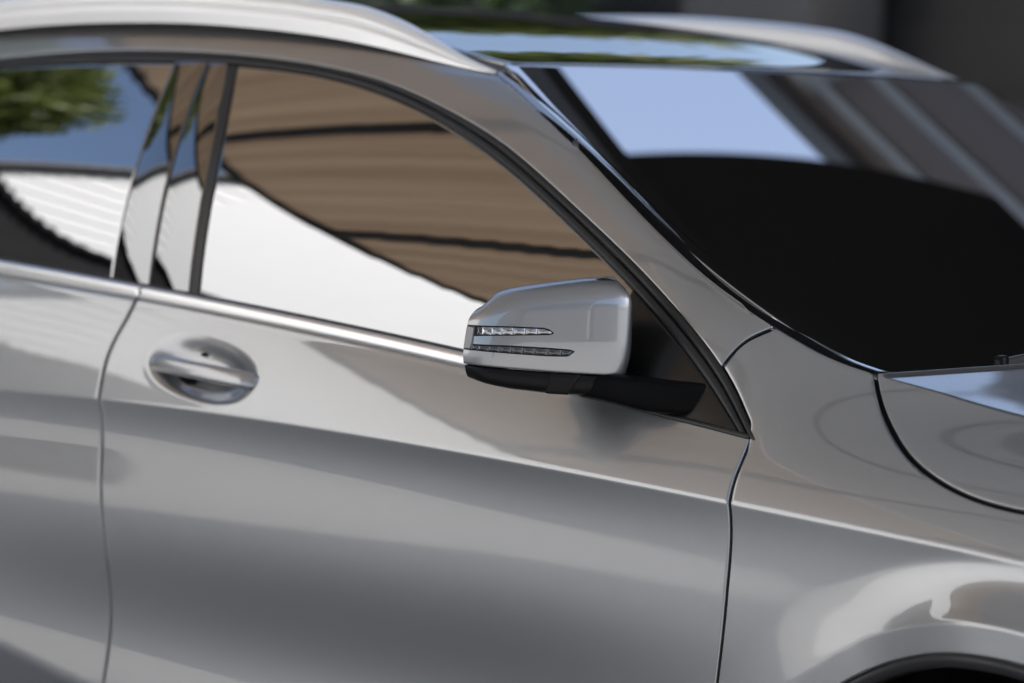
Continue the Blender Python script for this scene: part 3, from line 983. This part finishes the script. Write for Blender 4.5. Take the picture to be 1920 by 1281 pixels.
# indicator: two slots, a dark recess and one clear cell after the other
def zone(s, lo, hi, n, out):
    a = lo(s); b = hi(s); w = np.linspace(0, 1, n)
    Z = a[:, None] * (1 - w) + b[:, None] * w
    return m_point(np.repeat(s[:, None], n, 1), Z, np.full(Z.shape, 0.0)) , Z
def up_hi(s): return np.interp(s, [0.2715, 0.277, 0.285, 0.326, 0.386], [1.0765, 1.0805, 1.0826, 1.0827, 1.0813])
def up_lo(s): return np.interp(s, [0.2715, 0.277, 0.326, 0.366, 0.386], [1.0758, 1.0738, 1.0713, 1.0690, 1.0670])
def lo_hi(s): return np.interp(s, [0.2440, 0.250, 0.279, 0.325, 0.386], [1.0540, 1.0557, 1.0570, 1.0580, 1.0575])
def lo_lo(s): return np.interp(s, [0.2440, 0.252, 0.279, 0.325, 0.386], [1.0530, 1.0468, 1.0462, 1.0478, 1.0503])
def patch(name, s0, s1, lo, hi, out, material, n=14, m=5, bulge=0.0, flange=0.003):
    s = np.linspace(s0, s1, n); w = np.linspace(0, 1, m)
    Z = lo(s)[:, None] * (1 - w) + hi(s)[:, None] * w
    b = bulge * np.sin(math.pi * np.linspace(0, 1, n))[:, None] * np.sin(math.pi * w)[None]
    P = m_point(np.repeat(s[:, None], m, 1), Z, out + b)
    return grid_panel(name, P, material, mir, flange=flange, fillet=0.0003, flip=True)
def inset(f, d): return lambda s: f(s) + d
patch('indicator_recess', 0.2716, 0.3880, up_lo, up_hi, np.float64(0.0004), 'plastic', 40, 5, flange=0.004)
patch('indicator_recess', 0.2441, 0.3880, lo_lo, lo_hi, np.float64(0.0004), 'plastic', 40, 5, flange=0.004)
patch('indicator_end_cap', 0.3775, 0.3905, inset(lo_lo, -0.0003), inset(up_hi, 0.0003), np.float64(0.0009), 'lensdark', 8, 8)
cu = [0.3730, 0.3655, 0.3516, 0.3385, 0.3242, 0.3084, 0.2926, 0.2745]
for i in range(len(cu) - 1):
    patch('indicator_cell', cu[i + 1] + 0.0004, cu[i] - 0.0004, inset(up_lo, 0.0012), inset(up_hi, -0.0016), np.float64(0.0008), 'chrome' if i in (1, 2, 3, 4, 5, 6) else 'lensdark', 10, 5, 0.0016, 0.001)
cl = [0.3778, 0.3688, 0.3547, 0.3403, 0.3252, 0.3101, 0.2950, 0.2779, 0.2607, 0.2465]
for i in range(len(cl) - 1):
    patch('indicator_cell', cl[i + 1] + 0.0004, cl[i] - 0.0004, inset(lo_lo, 0.0012), inset(lo_hi, -0.0016), np.float64(0.0008), 'lensdark', 10, 5, 0.0016, 0.001)

# ---------------------------------------------------------------- door handle
def handle():
    # bar across the cup: path in side view, lifted off the door
    n = 90
    t = np.linspace(0, 1, n)
    x = -1.456 + t * 0.232
    z = 0.9690 - 0.0085 * t - 0.004 * t ** 2
    base = -S(x, z)
    lift = 0.014 * np.sin(math.pi * np.clip(t, 0, 1)) ** 0.6 - 0.004
    P = np.stack([x, base - lift, z], 1)
    hh = np.interp(t, [0, 0.04, 0.12, 0.5, 0.85, 0.97, 1.0], [0.006, 0.0115, 0.0135, 0.0130, 0.0135, 0.0125, 0.0085])
    dd = np.interp(t, [0, 0.1, 0.9, 1.0], [0.004, 0.009, 0.009, 0.006])
    V = []; k = 24
    nrm = side_normal(x, z)
    for i in range(n):
        upv = np.cross(nrm[i], [1, 0, 0]); upv /= np.linalg.norm(upv); upv = upv if upv[2] > 0 else -upv
        for q in range(k):
            a = 2 * math.pi * q / k; ca, sa = math.cos(a), math.sin(a)
            e = 0.75
            V.append(P[i] + nrm[i] * math.copysign(abs(ca) ** e, ca) * dd[i] + upv * math.copysign(abs(sa) ** e, sa) * hh[i])
    F = [(i * k + j, i * k + (j + 1) % k, (i + 1) * k + (j + 1) % k, (i + 1) * k + j) for i in range(n - 1) for j in range(k)]
    F += [tuple(range(k))[::-1], tuple((n - 1) * k + j for j in range(k))]
    h = mesh_obj('door_handle', V, F, 'paint', fd)
    return h
handle()
def handle_slot(cx, cz, w, hgt):
    # dark pocket behind the bar
    V = []; n = 18
    for i in range(n):
        a = 2 * math.pi * i / n
        x, z = cx + w * math.cos(a), cz + hgt * math.sin(a)
        V.append((x, -float(S(x, z)) + 0.0150, z))
    return mesh_obj('handle_slot', V, [tuple(range(n))], 'dark', fd, False)
handle_slot(-1.385, 0.953, 0.030, 0.013)
handle_slot(-1.364, 0.984, 0.007, 0.0028)

# ---------------------------------------------------------------- wiper at the screen's foot
def on_screen(x, y, up): return (x, y, float(screen_z(x, y)) + up)
wp = [on_screen(-0.206, -0.525, 0.007), on_screen(-0.208, -0.42, 0.008), on_screen(-0.200, -0.22, 0.010), on_screen(-0.180, 0.05, 0.012)]
sweep('wiper_blade', resample(catmull(wp, 10), 30), rounded(0.005, 0.007, 0.003, 3), 'satin', car)
sweep('wiper_end_clip', resample(np.array(wp[:2]) + [[0, 0, 0.0015]], 14)[:3], rounded(0.0075, 0.010, 0.004, 3), 'plastic', car)


# ---------------------------------------------------------------- ground
def ground():
    m, nt, b = mat('brushed_concrete')
    tc = nt.nodes.new('ShaderNodeTexCoord')
    n = nt.nodes.new('ShaderNodeTexNoise'); n.inputs['Scale'].default_value = 0.9; n.inputs['Detail'].default_value = 8
    nt.links.new(tc.outputs['Object'], n.inputs['Vector'])
    r = nt.nodes.new('ShaderNodeValToRGB')
    r.color_ramp.elements[0].color = (0.225, 0.225, 0.223, 1); r.color_ramp.elements[1].color = (0.265, 0.264, 0.260, 1)
    nt.links.new(n.outputs['Fac'], r.inputs['Fac']); nt.links.new(r.outputs['Color'], b.inputs['Base Color'])
    b.inputs['Roughness'].default_value = 0.85
    s = 300
    o = mesh_obj('ground', [(-s, -s, 0), (s, -s, 0), (s, s, 0), (-s, s, 0)], [(0, 1, 2, 3)], m, None, False)
    tag(o, 'pale concrete ground of the parking place', 'ground', kind='structure')
ground()

# ---------------------------------------------------------------- roof over the car and the tan awning beside it
def awning_material(name, c0, c1):
    m = bpy.data.materials.new(name); m.use_nodes = True
    nt = m.node_tree; nt.nodes.clear()
    out = nt.nodes.new('ShaderNodeOutputMaterial')
    tc = nt.nodes.new('ShaderNodeTexCoord')
    mp = nt.nodes.new('ShaderNodeMapping'); mp.inputs['Scale'].default_value = (0.25, 9.0, 1.0)
    n = nt.nodes.new('ShaderNodeTexNoise'); n.inputs['Scale'].default_value = 2.2; n.inputs['Detail'].default_value = 5
    nt.links.new(tc.outputs['Object'], mp.inputs['Vector']); nt.links.new(mp.outputs[0], n.inputs['Vector'])
    r = nt.nodes.new('ShaderNodeValToRGB')
    r.color_ramp.elements[0].position = 0.3; r.color_ramp.elements[0].color = (*c0, 1)
    r.color_ramp.elements[1].position = 0.7; r.color_ramp.elements[1].color = (*c1, 1)
    nt.links.new(n.outputs['Fac'], r.inputs['Fac'])
    d = nt.nodes.new('ShaderNodeBsdfDiffuse'); t = nt.nodes.new('ShaderNodeBsdfTranslucent')
    nt.links.new(r.outputs['Color'], d.inputs['Color']); nt.links.new(r.outputs['Color'], t.inputs['Color'])
    mx = nt.nodes.new('ShaderNodeMixShader'); mx.inputs['Fac'].default_value = AWN_TRANS
    nt.links.new(d.outputs[0], mx.inputs[1]); nt.links.new(t.outputs[0], mx.inputs[2])
    nt.links.new(mx.outputs[0], out.inputs['Surface'])
    return m
AWN_TRANS = 0.20
M['awning'] = awning_material('tan_awning_fabric', (0.34, 0.24, 0.16), (0.46, 0.345, 0.235))
M['awninggrey'] = awning_material('grey_awning_fabric', (0.295, 0.297, 0.297), (0.36, 0.362, 0.36))
M['beam'] = simple('black_steel', (0.012, 0.012, 0.012), 0.5, noise=0.2)
M['beamgrey'] = simple('grey_painted_steel', (0.22, 0.22, 0.22), 0.5)
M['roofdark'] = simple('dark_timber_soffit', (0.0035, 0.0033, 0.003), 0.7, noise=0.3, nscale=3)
ROOF_Z = 2.72
X0, X1 = -3.25, 1.05
AWN_ROT = RAD(14)
aw = empty('awning', (0, 0, 0))
tag(aw, 'tan panelled awning on thin black beams, mirrored in the front window', 'awning')
def kid(name, lo, hi, material, parent, bevel=0.0):
    o = box_obj(name, lo, hi, material, parent, bevel)
    o.matrix_parent_inverse = parent.matrix_world.inverted() if parent.matrix_world else o.matrix_parent_inverse
    return o
bpy.context.view_layer.update()
YS = [-0.70, -1.40, -2.12, -2.84, -3.56, -4.28, -5.0, -5.72]
XM = -2.05
def panel_mesh(y0, y1, X0, X1):
    # shallow ribs along the panel
    ny = 25; xs_ = np.linspace(X0, X1, 30); ys_ = np.linspace(y0, y1, ny)
    V = [(x, y, ROOF_Z + 0.004 * math.sin((y - y0) / 0.12 * 2 * math.pi) - 0.02 * math.sin(math.pi * (y - y0) / (y1 - y0))) for x in xs_ for y in ys_]
    return V, grid_faces(30, ny)
for i in range(len(YS) - 1):
    for x0, x1, m_ in ((X0, XM, 'awning'), (XM + 0.004, X1, 'awninggrey')):
        V, F = panel_mesh(YS[i] - 0.02, YS[i + 1] + 0.02, x0, x1)
        mesh_obj('awning_panel', V, F, m_, aw)
for y in YS[1:]:
    kid('beam', (X0, y - 0.025, ROOF_Z - 0.038), (XM, y + 0.025, ROOF_Z + 0.012), 'beam', aw)
    kid('beam', (XM + 0.003, y - 0.02, ROOF_Z - 0.035), (X1, y + 0.02, ROOF_Z + 0.010), 'beamgrey', aw)
kid('edge_beam', (X0 - 0.035, YS[-1], ROOF_Z - 0.040), (X0 - 0.002, -0.56, ROOF_Z + 0.02), 'beam', aw)
kid('edge_beam', (X1 + 0.002, YS[-1], ROOF_Z - 0.035), (X1 + 0.05, -0.56, ROOF_Z + 0.02), 'beamgrey', aw)
for x in (X0 - 0.03, X1 + 0.03):
    kid('post', (x - 0.05, YS[-1] - 0.12, 0), (x + 0.05, YS[-1] - 0.02, ROOF_Z), 'beam', aw)

# the awning stands askew to the car: turn it about its rear corner
_p = np.array([-3.25, -1.5]); _c, _s = math.cos(AWN_ROT), math.sin(AWN_ROT)
aw.rotation_euler = (0, 0, AWN_ROT)
aw.location = (_p[0] - (_c * _p[0] - _s * _p[1]), _p[1] - (_s * _p[0] + _c * _p[1]), 0)

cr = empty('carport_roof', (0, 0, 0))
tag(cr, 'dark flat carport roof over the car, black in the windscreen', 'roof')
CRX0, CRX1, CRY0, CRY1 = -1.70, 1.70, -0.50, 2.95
V = [(CRX1, CRY0), (CRX1, CRY1), (-1.92, CRY1), (-1.81, 2.0), (-1.68, 1.0), (-1.68, CRY0)]
n_ = len(V)
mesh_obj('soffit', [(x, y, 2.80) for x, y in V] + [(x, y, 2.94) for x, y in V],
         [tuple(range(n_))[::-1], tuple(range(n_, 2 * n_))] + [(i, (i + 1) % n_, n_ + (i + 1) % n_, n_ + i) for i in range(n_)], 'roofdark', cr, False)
kid('beam', (-4.6, 0.97, 2.70), (CRX0 + 0.3, 1.04, 2.797), 'beam', cr)
for (x, y) in ((-4.55, 1.005), (CRX1 - 0.1, CRY1 - 0.1), (CRX0 + 0.1, CRY1 - 0.1)):
    kid('post', (x - 0.05, y - 0.05, 0), (x + 0.05, y + 0.05, 2.70 if x < -4 else 2.797), 'beam', cr)

# ---------------------------------------------------------------- white house across the yard
M['whitewall'] = simple('white_painted_siding', (0.58, 0.59, 0.59), 0.55, noise=0.03, nscale=4)
M['roofgrey'] = simple('grey_roof_tiles', (0.12, 0.12, 0.12), 0.8, noise=0.3, nscale=6)
def white_house():
    root = empty('white_house', (-7.7, -8.3, 0))
    root.rotation_euler = (0, 0, HOUSE_ROT)
    tag(root, 'sunlit white gabled house with lapped siding, mirrored in the side windows', 'house')
    # local frame: facade in the xz plane facing +y
    W2, EAVE, PEAK, D = 5.2, 6.3, 12.8, 6.0
    def half(z): return W2 if z <= EAVE else max(0.02, W2 * (PEAK - z) / (PEAK - EAVE))
    pitch, BAY = 0.30, -3.4
    for i in range(int(PEAK / pitch)):
        z0, z1 = i * pitch, (i + 1) * pitch
        a, b = -half(z0), -half(z1)
        if b > BAY - 0.1: break
        V = [(a, 0.020, z0), (BAY, 0.020, z0), (BAY, 0.002, z1 - 0.012), (b, 0.002, z1 - 0.012), (a, -0.05, z0), (BAY, -0.05, z0), (BAY, -0.05, z1 - 0.012), (b, -0.05, z1 - 0.012)]
        mesh_obj('siding_board', V, [(1, 0, 3, 2), (0, 1, 5, 4), (2, 3, 7, 6), (1, 2, 6, 5), (3, 0, 4, 7)], 'whitewall', root, False)
    hz = half(0); zb_ = PEAK - (PEAK - EAVE) * (-BAY) / W2
    V = [(BAY, 0.06, 0), (W2, 0.06, 0), (W2, 0.06, EAVE), (0, 0.06, PEAK), (BAY, 0.06, zb_)]
    V += [(x, -0.05, z) for x, y, z in V]
    mesh_obj('front_wall', V, [(0, 4, 3, 2, 1)[::-1][::-1], (0, 1, 6, 5), (1, 2, 7, 6), (0, 5, 9, 4)], 'whitewall', root, False)
    V = [(-W2, -0.052, 0), (BAY, -0.052, 0), (BAY, -0.052, zb_), (-W2, -0.052, EAVE)]
    mesh_obj('backing_wall', V, [(0, 1, 2, 3)], 'whitewall', root, False)
    V = [(-W2, -0.05, 0), (W2, -0.05, 0), (W2, -D, 0), (-W2, -D, 0), (-W2, -0.05, EAVE), (W2, -0.05, EAVE), (W2, -D, EAVE), (-W2, -D, EAVE)]
    mesh_obj('wall', V, [(1, 2, 6, 5), (2, 3, 7, 6), (3, 0, 4, 7)], 'whitewall', root, False)
    for s in (-1, 1):
        V = [(s * (W2 + 0.3), 0.25, EAVE - 0.2), (0, 0.25, PEAK + 0.08), (0, -D, PEAK + 0.08), (s * (W2 + 0.3), -D, EAVE - 0.2)]
        V += [(x, y, z + 0.14) for x, y, z in V]
        mesh_obj('roof_slope', V, [(0, 1, 2, 3), (4, 7, 6, 5), (0, 4, 5, 1), (1, 5, 6, 2), (2, 6, 7, 3), (3, 7, 4, 0)], 'roofgrey', root, False)
HOUSE_ROT = RAD(-52)
white_house()

# ---------------------------------------------------------------- foliage
def leaf_material(name, c0, c1):
    m, nt, b = mat(name)
    oi = nt.nodes.new('ShaderNodeTexCoord')
    n = nt.nodes.new('ShaderNodeTexNoise'); n.inputs['Scale'].default_value = 3.0; n.inputs['Detail'].default_value = 3
    nt.links.new(oi.outputs['Object'], n.inputs['Vector'])
    r = nt.nodes.new('ShaderNodeValToRGB')
    r.color_ramp.elements[0].position = 0.35; r.color_ramp.elements[0].color = (*c0, 1)
    r.color_ramp.elements[1].position = 0.65; r.color_ramp.elements[1].color = (*c1, 1)
    nt.links.new(n.outputs['Fac'], r.inputs['Fac']); nt.links.new(r.outputs['Color'], b.inputs['Base Color'])
    b.inputs['Roughness'].default_value = 0.55
    out = nt.nodes['Material Output']
    t = nt.nodes.new('ShaderNodeBsdfTranslucent'); nt.links.new(r.outputs['Color'], t.inputs['Color'])
    mx = nt.nodes.new('ShaderNodeMixShader'); mx.inputs['Fac'].default_value = 0.35
    nt.links.new(b.outputs[0], mx.inputs[1]); nt.links.new(t.outputs[0], mx.inputs[2]); nt.links.new(mx.outputs[0], out.inputs['Surface'])
    return m
M['leaf'] = leaf_material('leaf_green', (0.05, 0.08, 0.015), (0.17, 0.20, 0.04))
M['leafdark'] = leaf_material('leaf_dark', (0.012, 0.025, 0.008), (0.04, 0.065, 0.018))
M['bark'] = simple('bark', (0.07, 0.05, 0.035), 0.9, noise=0.3, nscale=20)

def leaves(rng, blobs, n, size):
    V = []; F = []
    tot = sum(b[3] ** 2 for b in blobs)
    for (cx, cy, cz, r) in blobs:
        for _ in range(int(n * r * r / tot)):
            d = rng.normal(size=3); d /= np.linalg.norm(d)
            p = np.array([cx, cy, cz]) + d * r * (0.45 + 0.6 * rng.random())
            a = rng.normal(size=3); a /= np.linalg.norm(a)
            b = np.cross(a, rng.normal(size=3)); b /= np.linalg.norm(b)
            s = size * (0.6 + 0.8 * rng.random())
            i = len(V)
            V += [p - a * s, p + b * s * 0.45, p + a * s, p - b * s * 0.45]
            F.append((i, i + 1, i + 2, i + 3))
    return V, F

def tree(name, label, base, height, crown_r, seed, n=5000, size=0.12, leafmat='leaf', crown_z=None, cat='tree', group=None):
    rng = np.random.default_rng(seed)
    root = empty(name, base)
    tag(root, label, cat, group)
    cz = crown_z or height - crown_r
    top = np.array([rng.normal() * 0.1, rng.normal() * 0.1, cz])
    path = catmull([(0, 0, -0.05), (0.06, 0.03, cz * 0.4), (top[0], top[1], cz * 0.8), tuple(top)], 6)
    rad = np.linspace(0.035 * height, 0.012 * height, len(path))
    sec = [(math.cos(2 * math.pi * q / 8), math.sin(2 * math.pi * q / 8)) for q in range(8)]
    sweep('trunk', path, sec, 'bark', root, up=(0.3, 0.9, 0.1), scale=[(r, r) for r in rad])
    blobs = []
    for _ in range(11):
        d = rng.normal(size=3); d /= np.linalg.norm(d)
        blobs.append((*(np.array([0, 0, cz]) + d * crown_r * np.array([0.75, 0.75, 0.6]) * rng.random() ** 0.5), crown_r * (0.32 + 0.25 * rng.random())))
    V, F = leaves(rng, blobs, n, size)
    mesh_obj('crown', V, F, leafmat, root, False)
    for k in range(4):
        b = blobs[k]
        pth = catmull([tuple(path[int(len(path) * 0.55)]), (b[0] * 0.5, b[1] * 0.5, (b[2] + cz * 0.6) / 2), b[:3]], 5)
        sweep('limb', pth, sec, 'bark', root, up=(0.2, 0.3, 0.9), scale=[(r, r) for r in np.linspace(0.007 * height, 0.002 * height, len(pth))])
    return root

def shrub(name, label, base, w, d, h, seed, n=4000, size=0.06, leafmat='leafdark', cat='hedge', group=None):
    rng = np.random.default_rng(seed)
    root = empty(name, base); tag(root, label, cat, group)
    blobs = [((rng.random() - 0.5) * w, (rng.random() - 0.5) * d, h * (0.15 + 0.68 * rng.random()), 0.20 * h + 0.1 * rng.random()) for _ in range(max(8, int(w * 5)))]
    V, F = leaves(rng, blobs, n, size)
    mesh_obj('foliage', V, F, leafmat, root, False)
    sec = [(math.cos(2 * math.pi * q / 6), math.sin(2 * math.pi * q / 6)) for q in range(6)]
    for k in range(5):
        x = (k / 4 - 0.5) * w * 0.8
        pth = catmull([(x, 0, -0.02), (x + 0.05, 0.02, h * 0.3), (x + rng.normal() * 0.1, 0.0, h * 0.7)], 5)
        sweep('stem', pth, sec, 'bark', root, up=(0.3, 0.9, 0.1), scale=[(r, r) for r in np.linspace(0.03, 0.012, len(pth))])
    return root

tree('leafy_tree', 'sunlit green tree against blue sky, mirrored in the rear window', (-15.7, -3.1, 0), 12.4, 2.1, 3, 9000, 0.15)
M['reflection_block'] = simple('black_reflection_block', (0.010, 0.010, 0.011), 0.7, spec=0.15, noise=0.3, nscale=4)
def reflection_block():  # made-up block, its top line shaped to give the dark window reflection
    root = empty('dark_reflection_block', (-7.3, -3.4, 0))
    tag(root, 'made-up black block with sloping top, shaped for the dark reflection at the lower left of the side windows', 'reflection_block')
    line = [(-8.75, -0.6, 5.9), (-8.25, -1.9, 5.15), (-7.87, -3.05, 4.40), (-7.40, -4.0, 3.75), (-6.95, -4.45, 3.62), (-6.35, -5.0, 3.40)]
    c = catmull(line, 5)
    back = np.array([-0.83, -0.56]) * 1.6
    V = []
    for x, y, z in c:
        x, y = x + 7.3, y + 3.4
        V += [(x, y, 0), (x, y, z), (x + back[0], y + back[1], z), (x + back[0], y + back[1], 0)]
    n = len(c)
    Fw = [(4 * i, 4 * i + 4, 4 * i + 5, 4 * i + 1) for i in range(n - 1)] + [(4 * i + 3, 4 * i + 2, 4 * i + 6, 4 * i + 7) for i in range(n - 1)] + [(0, 1, 2, 3), (4 * n - 4, 4 * n - 1, 4 * n - 2, 4 * n - 3)]
    mesh_obj('wall', V, Fw, 'reflection_block', root, False)
    R_ = []
    for x, y, z in c:
        x, y = x + 7.3, y + 3.4
        R_ += [(x + 0.10, y + 0.07, z + 0.004), (x + 0.10, y + 0.07, z + 0.06), (x + back[0] * 1.05, y + back[1] * 1.05, z + 0.06), (x + back[0] * 1.05, y + back[1] * 1.05, z + 0.004)]
    Fr = [(4 * i + j, 4 * i + 4 + j, 4 * i + 4 + (j + 1) % 4, 4 * i + (j + 1) % 4) for i in range(n - 1) for j in range(4)] + [(0, 1, 2, 3), (4 * n - 4, 4 * n - 1, 4 * n - 2, 4 * n - 3)]
    mesh_obj('roof', R_, Fr, 'reflection_block', root, False)
reflection_block()

# ---------------------------------------------------------------- behind the car
M['board'] = simple('dark_stained_boards', (0.030, 0.026, 0.023), 0.6, noise=0.25, nscale=5)
M['render'] = simple('grey_render', (0.11, 0.105, 0.10), 0.85, noise=0.2, nscale=3)
fe = empty('board_fence', (-4.0, 3.4, 0))
tag(fe, 'dark fence of horizontal stained boards behind the car', 'fence')
bpy.context.view_layer.update()
for i in range(13):
    z = 0.05 + i * 0.17
    kid('board', (-9.0, 3.38 + 0.012 * (i % 2), z), (1.6, 3.42 + 0.012 * (i % 2), z + 0.172), 'board', fe)
for x in (-8.5, -6.5, -4.5, -2.5, -0.5, 1.4):
    kid('fence_post', (x - 0.05, 3.43, 0), (x + 0.05, 3.53, 2.3), 'board', fe)
pl = box_obj('gate_pillar', (-3.75, 3.02, 0), (-3.33, 3.34, 2.1), 'render', None, 0.01)
tag(pl, 'square grey rendered pillar in front of the dark fence', 'pillar')
shrub('garden_shrub', 'dark leafy shrub behind the roof, left of the grey pillar', (-4.75, 3.0, 0), 1.9, 0.5, 2.0, 11, 6000, 0.05, 'leafdark', 'shrub')

M['brownwall'] = simple('brown_grey_cladding', (0.16, 0.135, 0.125), 0.7, noise=0.12, nscale=3)
M['paletrim'] = simple('pale_grey_trim', (0.30, 0.30, 0.295), 0.6)
def brown_house():
    root = empty('brown_house', (-3.4, 6.9, 0))
    root.rotation_euler = (0, 0, RAD(3))
    tag(root, 'grey-brown building with pale beams, mirrored on the right of the windscreen', 'house')
    H = BROWN_H
    box_obj('wall', (-1.5, 0, 0), (9.0, 4.0, H), 'brownwall', root)
    for x in (-1.1, 0.6, 2.4, 4.4, 6.4):
        box_obj('pale_beam', (x, -0.06, 0.2), (x + 0.16, -0.004, H - 0.1), 'paletrim', root)
    for z in (2.6, 4.0, 4.75, 5.3):
        box_obj('pale_beam', (-1.5, -0.05, z), (9.0, -0.008, z + 0.14), 'paletrim', root)
    box_obj('roof_edge', (-1.7, -0.25, H + 0.002), (9.2, 4.2, H + 0.2), 'roofgrey', root)
BROWN_H = 5.65
brown_house()
tree('garden_tree', 'round green tree standing beyond the fence, mirrored in the roof', (-9.0, 8.5, 0), 5.55, 2.0, 21, 8000, 0.12)
tree('garden_tree', 'wide green tree beyond the left end of the fence, mirrored in the roof', (-13.0, 8.0, 0), 6.4, 2.3, 22, 8000, 0.13)

# ---------------------------------------------------------------- unseen house added to grey the reflection in the mirror's cap
M['beige'] = simple('beige_render', (0.24, 0.23, 0.215), 0.8, noise=0.08, nscale=2)
def added_beige_house():
    root = empty('added_beige_house', (12.5, -13.5, 0))
    root.rotation_euler = (0, 0, math.atan2(0.74, 0.67))
    tag(root, 'plain beige house added out of view to grey the reflection in the mirror cap', 'house')
    box_obj('wall', (-6.5, -5.0, 0), (2.2, 0, 9.6), 'beige', root)
    box_obj('roof_slab', (-6.9, -5.4, 9.602), (2.6, 0.4, 9.9), 'roofgrey', root)
    box_obj('wing', (3.0, -6.0, 0), (9.5, -1.0, 7.4), 'beige', root)
    for x in (-5.4, -2.9, -0.4):
        w_ = box_obj('window', (x, 0.002, 3.9), (x + 1.1, 0.05, 5.6), 'paletrim', root)
        box_obj('pane', (x + 0.08, 0.052, 3.98), (x + 1.02, 0.06, 5.52), 'piano', w_)
    d_ = box_obj('door', (-3.0, 0.002, 0.0), (-1.9, 0.05, 2.2), 'board', root)
added_beige_house()
